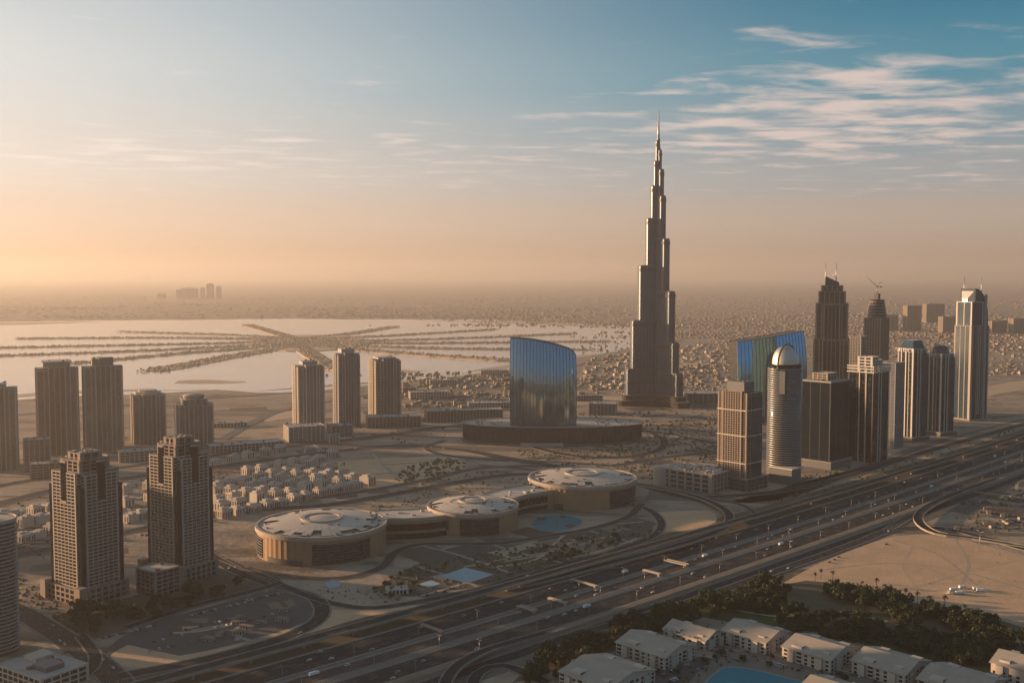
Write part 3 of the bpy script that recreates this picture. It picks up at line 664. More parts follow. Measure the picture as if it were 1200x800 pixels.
# ------------------------------------------------------------------ curved mirror-glass offices
def curved_office(label, pl_, pr, ztl, ztr, bulge, lean, depth, flip=1):
    """slab with a bowed front that leans back as it rises; fins on every fourth mullion"""
    L, Q = Vector(pl_), Vector(pr); mid = (L + Q) / 2; w = (Q - L).length; an = math.atan2(Q.y - L.y, Q.x - L.x)
    t = thing('glass_office', label, 'office', (mid.x, mid.y, 0), an)
    nu, nv = 40, 26
    def P(u, v, back=0.0):
        x = (u - .5) * w; top = ztl + (ztr - ztl) * (u ** 1.25 if flip > 0 else u) + (5 * math.sin(math.pi * u) if flip > 0 else 0) - (7 * max(0, (u - .9) / .1) ** 2 if flip > 0 else 0)
        z = top * v; side = 1 + .05 * math.sin(math.pi * (.15 + .62 * v)) - .05 + (.0 if flip > 0 else -.03 * v)
        y = -bulge * (1 - (2 * u - 1) ** 2) + lean * max(0, v - .48) ** 2 * top / 200
        return (x * side, y + back, z)
    b = MB(); i0 = len(b.v)
    for j in range(nv + 1):
        for i in range(nu + 1): b.v.append(P(i / nu, j / nv))
    for j in range(nv):
        for i in range(nu): k = i + j * (nu + 1); b.face((k, k + 1, k + nu + 2, k + nu + 1), 0, True)
    obj('curtain_wall', b, M['mirror' if flip > 0 else 'mirror_b'], t)
    b = MB()
    for j in range(nv + 1):
        for i in range(nu + 1):
            q = P(i / nu, j / nv, depth); b.v.append(q)
    for j in range(nv):
        for i in range(nu): k = i + j * (nu + 1); b.face((k + 1, k, k + nu + 1, k + nu + 2), 0, True)
    for u in (0, 1):                                                    # flanks
        k0 = len(b.v)
        for j in range(nv + 1): b.v += [P(u, j / nv, .05), P(u, j / nv, depth)]
        for j in range(nv): k = k0 + 2 * j; b.face((k, k + 2, k + 3, k + 1) if u == 0 else (k + 1, k + 3, k + 2, k), 0, True)
    k0 = len(b.v)
    for i in range(nu + 1): b.v += [P(i / nu, 1, .05), P(i / nu, 1, depth)]
    for i in range(nu): k = k0 + 2 * i; b.face((k, k + 2, k + 3, k + 1), 1)
    obj('rear_wall', b, [M['glassline'], M['roofdark']], t)
    for i in range(0, nu + 1, 2):
        b = MB()
        for j in range(nv):
            a, c = Vector(P(i / nu, j / nv, -.1)), Vector(P(i / nu, (j + 1) / nv, -.1)); k = len(b.v); hw = .34
            b.v += [(a.x - hw, a.y - .7, a.z), (a.x + hw, a.y - .7, a.z), (c.x + hw, c.y - .7, c.z), (c.x - hw, c.y - .7, c.z), (a.x - hw, a.y + .3, a.z), (a.x + hw, a.y + .3, a.z), (c.x + hw, c.y + .3, c.z), (c.x - hw, c.y + .3, c.z)]
            b.face((k, k + 1, k + 2, k + 3)); b.face((k + 4, k, k + 3, k + 7)); b.face((k + 1, k + 5, k + 6, k + 2))
        obj('mullion_fin', b, M['fin'], t)
    b = MB(); ln = [Vector(P(i / nu, 1, -.4)) for i in range(nu + 1)]; ln2 = [Vector(P(i / nu, 1, depth + .3)) for i in range(nu + 1)]
    for q in (ln, ln2):
        b.ribbon([(v.x, v.y - .5, v.z) for v in q], [(v.x, v.y + .6, v.z) for v in q], [v.z - .6 for v in q], [v.z + 1.6 for v in q])
    obj('parapet', b, M['dgrey'], t); return t
pl_, pr = G(597.5, 520.5), G(675.5, 520.5)
curved_office('curved blue mirror glass office with a sloping top left of the tallest tower', pl_, pr, zat(600, 397, pl_.y), zat(676, 412, pl_.y), 12, 38, 34)
pl_, pr = G(863, 497), G(945, 492)
curved_office('blue mirror glass office rising to the right behind the round white-domed tower', pl_, pr, zat(862, 401, pl_.y), zat(943, 388, pr.y), 8, 38, 34, -1)
# rounded wings at the foot of the left office
for (x0, x1, yb, yt, lab) in ((537, 761, 523, 499, 'wide low dark curved podium with a ribbed wall around the blue mirror office'),):
    p = G((x0 + x1) / 2, yb); rx = (x1 - x0) / 2 * mpp(p.y); h = (yb - yt) * mpp(p.y) * .92; ry = 82
    t = thing('office_wing', lab, 'building', (p.x, p.y + ry, 0))
    for (k, f, m_) in ((0, 1.0, 'concrete_d'), (1, .97, 'glassline')):
        b = MB(); b.prism(ell(0, 0, rx * f, ry * f, 56), -.5, 5 if k == 0 else h, 0, mtop=0 if k == 0 else 1); obj('base_ring' if k == 0 else 'curved_wall', b, [M[m_], M['roofgrey']], t)
    b = MB(); b.lathe([(1.0, h - .2), (1.0, h + 1.5), (.955, h + 1.5), (.955, h + .05)], 56, 0, sx=rx, sy=ry, smooth=False); obj('parapet', b, M['concrete'], t)
    b = MB()
    for k in range(110):
        a = 2 * math.pi * k / 110; b.obox((rx * .973 * math.cos(a), ry * .973 * math.sin(a)), math.atan2(ry * math.sin(a), rx * math.cos(a)), 1.2, .5, 5.1, h - .25)
    obj('fin_ring', b, M['fin'], t); plant(t, -rx * .9, -rx * .5, -ry * .5, ry * .5, h, 14, x0, 3.5); plant(t, rx * .45, rx * .9, -ry * .5, ry * .5, h, 20, x0, 3.5)
    b = MB(); b.box(-rx * .35, rx * .1, -ry * 1.08, -ry * .9, -.3, 7); obj('entrance_canopy', b, M['beige'], t)

# ------------------------------------------------------------------ hazy residential towers on the left and centre left
def restower(label, pxc, pyb, pxw, ytop, rz, wall, gl, crown, ratio=1.0, group='hazy residential towers'):
    p, s = site(pxc, pyb); h = zat(pxc, ytop, p.y)
    va = face_cam(p); al = rz + va                                       # turn relative to the sight line
    w = pxw * s * .96 / (abs(math.cos(al)) + ratio * abs(math.sin(al))); d_ = w * ratio
    q = p + Vector((math.sin(va), math.cos(va), 0)) * (w + d_) / 4
    t = thing('residential_tower', label, 'tower', (q.x, q.y, 0), rz, group)
    a, c = w / 2, d_ / 2; hb = h - crown
    block(t, -a, a, -c, c, -.5, hb * .97, M[wall], M[gl], 6, 6, 3.7, 1.6, 1.1, .6)
    # slimmer projecting bays in the middle of each side
    block(t, -a * .42, a * .42, -c - 2.2, c + 2.2, -.5, hb, M[wall], M[gl], 3, 6, 3.7, 1.2, .7, .5, name='projecting_bay')
    block(t, -a - 2.2, a + 2.2, -c * .42, c * .42, -.5, hb * .985, M[wall], M[gl], 6, 3, 3.7, 1.2, .7, .5, name='projecting_bay')
    return t, a, c, hb, h
def crown_box(t, a, c, z0, z1, m='tan', over=0, seed=1):
    simple(t, 'crown', -a, a, -c, c, z0, z1 - 1.2, M[m]); b = MB(); b.box(-a - over, a + over, -c - over, c + over, z1 - 1.2, z1); obj('crown_slab', b, M['roofgrey'], t); plant(t, -a, a, -c, c, z1, 6, seed, 4)
TW = [(('tan tower cut by the left edge among the hazy towers', -1, 551, 44, 451, R(25), 'tan_hazed', 'brownglass', 6), .5),
      (('tall tan tower with a spiky flat crown, second of the hazy row from the left', 69, 533, 47, 424, R(24), 'beige', 'brownglass', 12), .66),
      (('tall tan tower with a square dark crown, third of the hazy row from the left', 122, 529, 46, 421, R(24), 'tan_hazed', 'brownglass', 14), .55),
      (('shorter pale tower with a stepped octagonal top in the hazy row', 174.5, 520, 41, 458, R(24), 'cream', 'brownglass', 9), .7),
      (('shortest of the hazy row, pale tower with a round drum crown', 228, 526, 46, 463, R(24), 'beige', 'brownglass', 20), .5),
      (('striped pale tower on a broad podium, left of the three hazy towers by the lagoon', 362, 509, 39, 424, R(24), 'cream', 'brownglass', 8), .55),
      (('dark slim tower, tallest of the three hazy towers by the lagoon', 406.5, 499, 33, 409, R(24), 'grey', 'glassline', 10), .6),
      (('brown broad tower, right of the three hazy towers by the lagoon', 451, 492, 40, 419, R(24), 'tan_hazed', 'brownglass', 4), .7)]
for k, (ar, cr) in enumerate(TW):
    t, a, c, hb, h = restower(*ar)
    if k == 4:                                                       # barrel vault
        block(t, -a * .72, a * .72, -c * .72, c * .72, hb - 1, hb + (h - hb) * .45, M['tan_hazed'], M['brownglass'], 4, 4, 3.7, 1.4, 1, .5, name='upper_storeys')
        b = MB(); b.lathe([(a * .62, hb + 2), (a * .62, hb + (h - hb) * .78), (a * .66, hb + (h - hb) * .8), (a * .55, hb + (h - hb) * .9), (a * .3, h), (.02, h + .3)], 28, sx=1, sy=c / a); obj('rotunda', b, M['beige'], t)
    elif k == 3:
        for (f, z0, z1) in ((.8, hb, hb + 5), (.55, hb + 5, h)):
            b = MB(); b.prism([(a * f * 1.08 * math.cos(R(22.5 + 45 * i)), c * f * 1.08 * math.sin(R(22.5 + 45 * i))) for i in range(8)], z0 - .2, z1); obj('crown', b, M['cream'], t)
    else:
        crown_box(t, a * cr, c * cr, hb - .1, h, 'tan' if k < 3 else 'grey', 3 if k == 1 else 1, k)
        if k == 1:
            for i in range(8): b = MB(); x, y = rnd.uniform(-a, a) * cr, rnd.uniform(-c, c) * cr; b.tube((x, y, h - .2), (x, y, h + rnd.uniform(3, 6)), .5, .3); obj('mast', b, M['metal'], t)
        if k == 2: simple(t, 'lift_house', -a * .2, a * .55, -c * .9, -c * .2, hb, h + 3, M['dgrey'])
POD = [('low tan block at the foot of the spiky-crowned hazy tower', 44, 552, 46, 34, 58, 44, 24, 'tan'), ('long low podium between the hazy towers on the left', 172, 540, 100, 36, 20, 14, 24, 'beige'),
       ('round-cornered low block before the spiky-crowned hazy tower', 58, 560, 62, 30, 26, 20, 24, 'rose'),
       ('broad pale podium under the striped tower by the lagoon', 360, 517, 80, 50, 32, 24, 24, 'cream'), ('small brown podium beside the striped tower by the lagoon', 401, 511, 50, 38, 24, 18, 24, 'grey'),
       ('wide brown podium under the broad tower by the lagoon', 462, 501, 128, 52, 25, 18, 10, 'rose'), ('small white block beside the podium by the lagoon', 392, 519, 22, 16, 18, 14, 24, 'cream')]
for (lab, px, py, w, d_, h, _, rz, wl) in POD: lowrise('podium_building', lab, 'building', px, py, w, d_, h, R(rz), wl, 'brownglass', max(3, int(w / 9)), max(2, int(d_ / 9)))
LOW = [('long pale block behind the broad brown tower near the lagoon', 503, 468, 110, 36, 22, 14, 'cream'), ('very long curved-looking low brown building left of the blue office', 545, 494, 190, 40, 28, 12, 'tan'),
       ('low pale block on the lagoon shore', 520, 452, 90, 28, 18, 10, 'cream'), ('small tan block on the lagoon shore', 480, 462, 40, 30, 20, 10, 'tan'), ('flat wide pale hall behind the low brown building', 575, 478, 120, 40, 14, 6, 'cream'),
       ('pale hall near the lagoon left of the blue office', 580, 440, 100, 40, 18, 4, 'cream'), ('long flat depot with a sunlit edge beside the left hazy towers', 290, 528, 150, 40, 14, 28, 'beige'), ('low pale building left of the striped tower podium', 270, 500, 80, 26, 9, 20, 'cream'),
       ('small dark block between the tallest tower and the blue office', 690, 470, 80, 34, 16, 2, 'grey')]
for (lab, px, py, w, d_, h, rz, wl) in LOW: lowrise('low_building', lab, 'building', px, py, w, d_, h, R(rz), wl, 'brownglass', max(4, int(w / 8)), max(3, int(d_ / 9)))

# ------------------------------------------------------------------ the beige twin towers in front on the left
def twin(label, px, py, ytop, pxw, crown_px):
    p, s = site(px, py); rz = R(-35); va = face_cam(p); al = rz + va
    w = pxw * s * .97 / (abs(math.cos(al)) + .9 * abs(math.sin(al))); d_ = w * .9; h = zat(px, ytop, p.y)
    q = p + Vector((math.sin(va), math.cos(va), 0)) * w * .55
    t = thing('residential_tower', label, 'tower', (q.x, q.y, 0), rz, 'beige twin towers'); a, c = w / 2, d_ / 2
    z1, z2, z3 = h * .76, h * .88, h * .955
    kw = dict(fh=3.75, pw=.9, bh=1.25, t=.9)
    block(t, -a, a, -c, c, -.5, z1, M['beige'], M['glass'], 8, 8, **kw)
    block(t, -a * .78, a * .78, -c * 1.06, c * 1.06, -.5, z2, M['beige'], M['glass'], 6, 6, name='projecting_bay', **kw)
    block(t, -a * 1.06, a * 1.06, -c * .78, c * .78, -.5, z2 * .985, M['beige'], M['glass'], 6, 6, name='projecting_bay', **kw)
    block(t, -a * .62, a * .62, -c * .72, c * .72, z2 - 4, z3, M['rose'], M['glass'], 3, 3, 3.75, 2.2, 1.0, .8, name='upper_storeys')
    block(t, -a * .40, a * .40, -c * .52, c * .52, z3 - 3, h, M['rose'], M['glass'], 2, 2, 3.75, 3, .8, .7, name='crown')
    plant(t, -a * .38, a * .38, -c * .5, c * .5, h + .1, 9, int(px), 2.2, 'concrete')
    # tall dark glazed slots up the middle of each side, with a pale frame across
    for (sx, sy) in ((0, -1), (0, 1), (-1, 0), (1, 0)):
        b = MB(); fr = []
        if sx == 0:
            y = sy * (c * 1.06 + 1.0); b.box(-a * .16, a * .16, min(y, y - sy * 2), max(y, y - sy * 2), h * .69, z3 - 1)
            for zz in (h * .69 - 1.7, z3 - 1): f = MB(); fr.append(f); f.box(-a * .18, a * .18, min(y + sy * .5, y - sy * 2.4), max(y + sy * .5, y - sy * 2.4), zz, zz + 1.6)
        else:
            x = sx * (a * 1.06 + 1.0); b.box(min(x, x - sx * 2), max(x, x - sx * 2), -c * .18, c * .18, h * .69, z3 - 1)
            for zz in (h * .69 - 1.7, z3 - 1): f = MB(); fr.append(f); f.box(min(x + sx * .5, x - sx * 2.4), max(x + sx * .5, x - sx * 2.4), -c * .2, c * .2, zz, zz + 1.6)
        obj('glazed_slot', b, M['slot'], t)
        for f in fr: obj('slot_frame', f, M['beige'], t)
    for (x, y) in ((-1, -1), (1, -1), (1, 1), (-1, 1)):                  # dark glazed corners
        b = MB(); X, Y = x * a * .96, y * c * .96; b.box(X - a * .10, X + a * .10, Y - c * .10, Y + c * .10, z1 * .1, z1 + 5); obj('glazed_corner', b, M['slot'], t)
    block(t, -a * 1.25, a * 1.2, -c * 1.22, c * 1.15, -.5, 17, M['rose'], M['glass'], 7, 7, 5.4, 2.4, 1.8, .8, name='podium')
    for (x, y) in ((-1.22, -1.2), (1.17, -1.2)): simple(t, 'podium_turret', x * a - 5, x * a + 5, y * c - 5, y * c + 5, -.4, 21, M['rose'])
    return t, q
twin('beige stepped tower of the foreground pair, standing nearer the left edge', 104, 706, 534, 80, 0)
twin('beige stepped tower of the foreground pair, standing nearer the mall', 213, 681, 516, 74, 0)
t = lowrise('link_building', 'mid-height block with a sunlit flat roof between the beige twin towers', 'building', 171, 697, 34, 34, 28, R(-35), 'rose', 'glass', 4, 4, pl_n=2, roof='rooflight')
# unseen towers added beyond the left edge to throw shade over the foreground
for (x, y, w, h) in ((-760, 1150, 52, 175), (-905, 1210, 48, 190), (-640, 1000, 50, 150), (-1120, 1285, 56, 200), (-830, 1010, 50, 165), (-1330, 1540, 60, 210)):
    t = thing('residential_tower', 'added tan tower out of view at the left, placed to shade the foreground', 'tower', (x, y, 0), R(-35), 'added shading towers out of view at the left'); block(t, -w / 2, w / 2, -w / 2, w / 2, -.5, h, M['beige'], M['glass'], 5, 5, 3.75, 1.4, 1.2, .7); block(t, -w * .3, w * .3, -w * .3, w * .3, h, h + 12, M['rose'], M['glass'], 3, 3, 4, 1.6, 1, .6, name='crown')
# left-edge tower with rounded balconies
p, s = site(-22, 768); h = zat(-6, 612, p.y)
t = thing('residential_tower', 'dark tower with rounded balconies cut off by the left edge, front row', 'tower', (p.x, p.y + 14, 0))
b = MB(); b.prism(ell(0, 0, 27, 22, 40), -.5, h, 0, mtop=1); obj('glazed_core', b, [M['glass'], M['roofgrey']], t)
for k in range(int(h / 3.6)):
    b = MB(); z = 3 + 3.6 * k
    if z > h - 2: break
    b.prism(ell(0, 0, 28.8, 23.8, 40), z, z + 1.15); obj('balcony', b, M['grey'], t)
b = MB(); b.lathe([(29, h - 1), (29.2, h + 1.4), (28, h + 1.4), (28, h)], 40, sx=1, sy=.83); obj('parapet', b, M['beige'], t); plant(t, -14, 14, -10, 10, h, 8, 3)
# low white building in the bottom left corner
t = lowrise('low_building', 'low pale building with dark openings in the bottom left corner', 'building', 22, 806, 66, 46, 14, R(-33), 'cream', 'glass', 8, 5, fh=4.6, pl_n=14)
simple(t, 'roof_room', 2, 22, 12, 30, 14.1, 18.5, M['dgrey']); simple(t, 'roof_room', -26, -8, 22, 40, 14.1, 18, M['cream'])
# ------------------------------------------------------------------ the cluster of towers along the highway
def spot(px, py, back=0):                    # a site, moved back along the sight line by half a building depth
    p = G(px, py); v = Vector((p.x, p.y, 0)).normalized(); return Vector((p.x, p.y, 0)) + v * back
def tower(label, px, py, back, rz, cat='tower', group=None): return thing('tower', label, cat, spot(px, py, back), rz, group)
def dims(px, py, pxw, rz, ratio, k=.97):
    p = G(px, py); al = rz + face_cam(p); w = pxw * mpp(p.y) * k / (abs(math.cos(al)) + ratio * abs(math.sin(al))); return w / 2, w * ratio / 2
def side_piers(t, xs, y0, z0, z1, m, w=1.2, dpt=1.2, name='pier'):
    for x in xs: simple(t, name, x - w / 2, x + w / 2, y0 - dpt, y0 + .3, z0, z1, m)

# beige gridded tower by the ramp
px, py = 866, 573; a, c = dims(px, py, 52, HW, 1.25); Y = G(px, py).y; h = zat(px, 461, Y)
t = tower('beige gridded tower with a dark glass east side and dark rooftop box, nearest the ramp', px, py, (a + c) * .5, HW)
block(t, -a, a, -c, c, 18, h, M['tan'], M['slot'], 4, 11, 3.7, 1.1, 1.0, .9)
block(t, -a - 1.6, a * .5, -c * .66, c * .66, 18, h + 3, M['tan'], M['slot'], 3, 7, 3.7, 1.2, .9, .9, name='projecting_bay')
for k in (.18, .5, .80):                                           # thick string courses
    b = MB(); b.box(-a - 2.9, a + 1.2, -c - 1.2, c + 1.2, 18 + (h - 18) * k, 18 + (h - 18) * k + 1.8); obj('string_course', b, M['cream'], t)
b = MB(); b.box(-a * .3, a + .75, -c - .9, -c + 1, 20, h - 6); obj('glass_front', b, M['glassblue'], t)
simple(t, 'roof_box', -a * .62, a * .72, -c * .6, c * .62, h, zat(px, 448, Y), M['dgrey']); plant(t, -a * .5, a * .6, -c * .5, c * .5, zat(px, 448, Y), 5, 4)
block(t, -a - 9, a + 8, -c - 8, c + 6, -.5, 19, M['concrete_d'], M['glassblue'], 5, 6, 6, 1.6, 1.6, .6, name='podium')
# retail block beside it
p = G(803, 573)
t = thing('retail_building', 'low retail block with a plant-covered roof and a rounded sunlit corner beside the ramp', 'building', (p.x, p.y, 0), R(-43))
a, c, h = 52, 36, 30
block(t, -a, a, 0, 2 * c, -.5, h, M['tan'], M['glassblue'], 6, 6, 7, 4.5, 2.2, .8)
b = MB(); b.prism(ell(-a, 10, 17, 17, 32), -.5, h + 1, 0, mtop=1); obj('round_corner', b, [M['beige'], M['roofgrey']], t)
simple(t, 'roof_terrace', -a * .9, a * .9, 2 * c + 2, 3.4 * c, -.4, h * .8, M['grey'])
plant(t, -a * .9, a * .9, 4, 2 * c - 4, h, 58, 5, 3.2, 'rooflight'); plant(t, -a * .9, a * .9, 4, 2 * c - 4, h, 40, 8, 2.6, 'roofdark')

# round banded tower with a metal dome
px, py = 918, 565; Y = G(px, py).y; r = 20.5 * mpp(Y); h = zat(px, 432, Y); hd = zat(px, 407, Y)
t = tower('round banded tower with a shining metal dome', px, py, r, HW)
b = MB(); b.prism(ell(0, 0, r * .965, r * .965, 48), -.5, h, 0, mtop=0, smooth=True); obj('glazed_drum', b, M['glassblue'], t)
nfl = int(h / 3.9)
for k in range(nfl):
    z = 4 + k * 3.9; b = MB(); b.prism(ell(0, 0, r, r, 48), z, z + 1.7, 0, smooth=True); obj('floor_band', b, M['band'], t)
simple(t, 'recess', -r * 1.02, -r * .6, -r * .62, -r * .25, h * .78, h - 4, M['fin'])
b = MB(); b.lathe([(r * .93, h), (r * .93, h + 6), (r * .95, h + 6.1)], 48); obj('dark_collar', b, M['glass'], t)
pr_ = [(r * .76 * math.cos(R(x)) ** .8, h + 6 + (hd - h - 6) * math.sin(R(x))) for x in range(0, 90, 8)] + [(.02, hd)]
b = MB(); b.lathe(pr_, 48); obj('dome', b, M['dome'], t)
b = MB()                                                           # dark rib arch over the dome, open to the sun side
for k in range(24):
    a0 = R(-10 + 200 * k / 24); a1 = R(-10 + 200 * (k + 1) / 24); f = lambda q: Vector((r * math.cos(q) * .99, -r * .12, h + 4 + (hd + 4 - h - 4) * math.sin(q)))
    b.tube(f(a0), f(a1), 1.9, 1.9, 5)
obj('dome_rib', b, M['dgrey'], t)
b = MB(); b.box(-r * 1.25, -r * .3, -r * 1.3, r * .2, -.5, 26); obj('entrance_block', b, M['dgrey'], t); b = MB(); b.box(-r * 1.3, -r * .25, -r * 1.35, r * .2, 26.02, 28); obj('canopy', b, M['white'], t)

# very tall tower with twin masts
px, py = 972, 505; Y = G(px, py).y; s = mpp(Y); rz = R(-16); Z = lambda y: zat(px, y, Y)
t = tower('tall ribbed stone tower with stepped shoulders, slanted glass crown and two masts', px, py, 40, rz); k_ = s * .86
kw = dict(fh=4, pw=2.0, bh=.8, t=.9)
for i, (wpx, yt, yb) in enumerate(((47, 398, 506), (42, 356, 398.5), (35, 342, 356.5), (28, 335, 342.5))):
    a = wpx * k_ / 2; block(t, -a, a, -a, a, -.5 if i == 0 else Z(yb) - 2, Z(yt), M['rose' if i else 'tan'], M['brownglass'], 7 - i, 7 - i, name='wall' if i == 0 else 'setback', **kw)
    if i < 2: block(t, -a * .5, a * .5, -a - 3, a + 3, -.5 if i == 0 else Z(yb), Z(yt) - 3, M['tan'], M['glass'], 4, 5, 4, 1.4, .6, .7, name='projecting_bay')
a = 18 * k_ / 2; b = MB(); n = 10
poly = [(-a, -a), (a, -a), (a, a), (-a, a)]; b.prism(poly, Z(336), [Z(323.5), Z(331), Z(331), Z(323.5)]); obj('glass_crown', b, M['glassblue'], t)
for x, y in ((-a, 0), (a * .55, -a * .5)):
    b = MB(); b.tube((x, y, Z(338)), (x, y, Z(307)), 1.5, .5, 8); obj('mast', b, M['metal'], t)
b = MB(); b.tube((a * .5, -a * .5, Z(326)), (a * .1, -a * .5, Z(321)), .6, .4); obj('roof_crane', b, M['metal'], t)

# dark glass block in front of it
px, py = 965, 548; Y = G(px, py).y; a, c = dims(px, py, 57, HW, .9); h = zat(px, 447, Y)
t = tower('dark flat-topped glass block with pale corner lines, right of the domed tower', px, py, (a + c) / 2, HW)
block(t, -a, a, -c, c, 14, h, M['fin'], M['slot'], 3, 3, 3.7, .8, 0, .5)
block(t, -a * .55, a * .45, -c * .5, c * .5, h, zat(px, 438.5, Y), M['beige'], M['brownglass'], 3, 3, 4, 1.5, 1.5, .4, name='roof_house')
b = MB(); b.box(-a - .9, a + .9, -c - .9, c + .9, h - 1.5, h + 1.4); obj('roof_edge', b, M['grey'], t); plant(t, -a * .9, a * .9, -c * .9, c * .9, h + 1.3, 12, 9)
b = MB(); b.box(-a - 5, a + 5, -c - 6, c + 4, -.5, 12.6); obj('podium', b, M['dgrey'], t); b = MB(); b.box(-a - 6, a + 6, -c - 7, c + 5, 12.62, 14.2); obj('podium_roof', b, M['concrete'], t)

# dark tower with a white pergola crown
px, py = 1016, 541; Y = G(px, py).y; a, c = dims(px, py, 46, HW, .8); h = zat(px, 432, Y); ht = zat(px, 419, Y)
t = tower('dark glass tower with white stripes and a white pergola crown', px, py, (a + c) / 2, HW)
block(t, -a, a, -c, c, -.5, h - 8, M['dgrey'], M['glass'], 3, 3, 3.7, .7, 0, .5)
for x in (-a * .30, a * .02, a + .2): simple(t, 'white_pier', x - 1.0, x + 1.0, -c - 1.6, -c + .3, .2, h + 2, M['white'])
for y in (-c * .45, c * .1): simple(t, 'white_pier', -a - 1.6, -a + .3, y - 1, y + 1, .2, h + 2, M['white'])
for z in (h - 7, h - 1, h + 4):
    b = MB(); b.box(-a - 3, a + 3, -c - 3, -c - 1.7, z, z + 2); b.box(-a - 3, -a - 1.7, -c - 1.7, c + 3, z, z + 2); b.box(a + 1.7, a + 3, -c - 1.7, c + 3, z, z + 2); b.box(-a - 1.7, a + 1.7, c + 1.7, c + 3, z, z + 2); obj('pergola_beam', b, M['white'], t)
for i in range(9):
    x = -a - 2.6 + (2 * a + 5.2) * i / 8; b = MB(); b.box(x - .6, x + .6, -c - 2.9, -c - 2.0, h - 9, h + 6); obj('pergola_post', b, M['white'], t)
block(t, -a * .5, a * .3, -c * .6, c * .6, h - 8, ht, M['white'], M['glass'], 2, 2, 5, 2.5, 2.2, .4, name='crown'); block(t, a * .3 + .9, a * .95, -c * .5, c * .7, h - 8, ht - 7, M['white'], M['glass'], 2, 2, 5, 2.5, 2.2, .4, name='crown')
# its pale banded neighbour
px, py = 1042, 524; Y = G(px, py).y; h = zat(px, 425, Y)
t = tower('pale narrow banded tower tucked behind the pergola-crowned one', px, py, 20, HW)
block(t, -24, 17, -22, 26, -.5, h, M['grey'], M['glassblue'], 5, 5, 3.7, .7, 1.6, .5); plant(t, -20, 14, -18, 20, h, 8, 2)

def capped(label, px, py, pxw, ysh, ycap, kind):
    Y = G(px, py).y; a, c = dims(px, py, pxw, R(29), .95); h = zat(px, ysh, Y); hc = zat(px, ycap, Y)
    t = tower(label, px, py, (a + c) / 2, R(29)); block(t, -a, a, -c, c, 8, h - 6, M['grey'], M['glass'], 3, 4, 3.7, 2.2, 0, .6)
    for x in (-a * .38, a * .02): simple(t, 'white_pier', x - 1.1, x + 1.1, -c - 1.8, -c + .3, 8, h, M['white'])
    for y in (-c - .6, -c * .1, c * .5): simple(t, 'white_pier', -a - 1.6, -a + .3, y - 1, y + 1, 8, h, M['white'])
    b = MB(); b.box(a * .3, a + .9, -c - 1.2, -c + 2, 8.2, h - 10); obj('glass_corner', b, M['glassblue'], t)
    block(t, -a * .96, a * .96, -c * .96, c * .96, h - 6, h, M['white'], M['glass'], 3, 3, 6, 2.6, 2, .9, name='crown')
    if kind == 'pyramid': b = MB(); q = lambda f: [(-a * f, -c * f), (a * f, -c * f), (a * f, c * f), (-a * f, c * f)]; b.prism(q(.86), h + .2, hc, 0, top=q(.62)); obj('cap', b, M['glassblue'], t)
    else:
        b = MB(); b.lathe([(.88, h), (.88, h + (hc - h) * .5), (.76, h + (hc - h) * .8), (.5, hc), (.01, hc + .3)], 28, sx=a, sy=c); obj('cap', b, M['glassblue'], t)
    b = MB(); b.box(-a - 6, a + 6, -c - 7, c + 5, -.5, 7.6); obj('podium', b, M['concrete_d'], t); b = MB(); b.box(-a - 7, a + 7, -c - 8, c + 6, 7.62, 8.8); obj('podium_roof', b, M['beige'], t)
capped('striped tower with a dark truncated pyramid cap near the highway', 1067, 516, 33, 409, 399, 'pyramid')
capped('striped tower with a dark rounded cap near the highway', 1099.5, 510, 32, 415, 405, 'round')

# tall tower at the right with a curved crown and two masts
px, py = 1136, 492; Y = G(px, py).y; s = mpp(Y); a, c = dims(px, py, 38, R(26), .8); Z = lambda y: zat(px, y, Y)
t = tower('tall blue glass tower with a quarter-round crown and two masts at the right', px, py, (a + c) / 2, R(26))
h = Z(382); block(t, -a, a, -c, c, -.5, h, M['beige'], M['glassblue'], 3, 3, 3.9, 1.8, 0, .7)
simple(t, 'pier', -a - .9, -a + 6, -c - 1.4, -c + 5, 0, h + 1, M['beige']); side_piers(t, (-a * .15, a * .05), -c, 14, h, M['cream'], 1.8, 1.4); simple(t, 'pier', a * .42, a * .7, -c - 1.1, -c + .4, 0, Z(345), M['grey'])
block(t, -a * .93, a * .35, -c * .93, c * .93, h, Z(354), M['white'], M['glassblue'], 1, 2, 40, 2.0, 1.5, .5, name='upper_storeys')
b = MB(); n = 14; prof = [(a * (-.55 + 1.5 * math.sin(math.pi / 2 * i / n)), Z(372) + (Z(338) - Z(372)) * math.cos(math.pi / 2 * i / n)) for i in range(n + 1)]
prof = [(-a * .55, Z(384))] + prof[:-1] + [(a * .985, Z(374)), (a * .985, Z(384))]; k0 = len(b.v); m_ = len(prof)
for (x, z) in prof: b.v += [(x, -c * .9, z), (x, c * .9, z)]
for i in range(m_): j = (i + 1) % m_; b.face((k0 + 2 * i, k0 + 2 * i + 1, k0 + 2 * j + 1, k0 + 2 * j), 0)
b.face([k0 + 2 * i for i in reversed(range(m_))]); b.face([k0 + 2 * i + 1 for i in range(m_)]); obj('curved_crown', b, M['glassblue'], t)
b = MB(); b.prism([(-a * .88, -c * .3), (-a * .56, -c * .75), (-a * .56, c * .75), (-a * .88, c * .3)], Z(354) + .2, [Z(350), Z(341), Z(341), Z(350)]); obj('sunlit_crest', b, M['dome'], t)
for (x, y, ya) in ((-a * .35, c * .7, 324), (a * .3, -c * .7, 324)):
    b = MB(); b.tube((x, y, Z(352)), (x, y, Z(ya)), 1.4, .6, 8); obj('mast', b, M['metal'], t)
for (x, y) in ((-a * .35, c * .7), (a * .3, -c * .7)): b = MB(); b.tube((x, y, Z(337)), (-a * .1, 0, Z(343)), .8); obj('mast_brace', b, M['metal'], t)
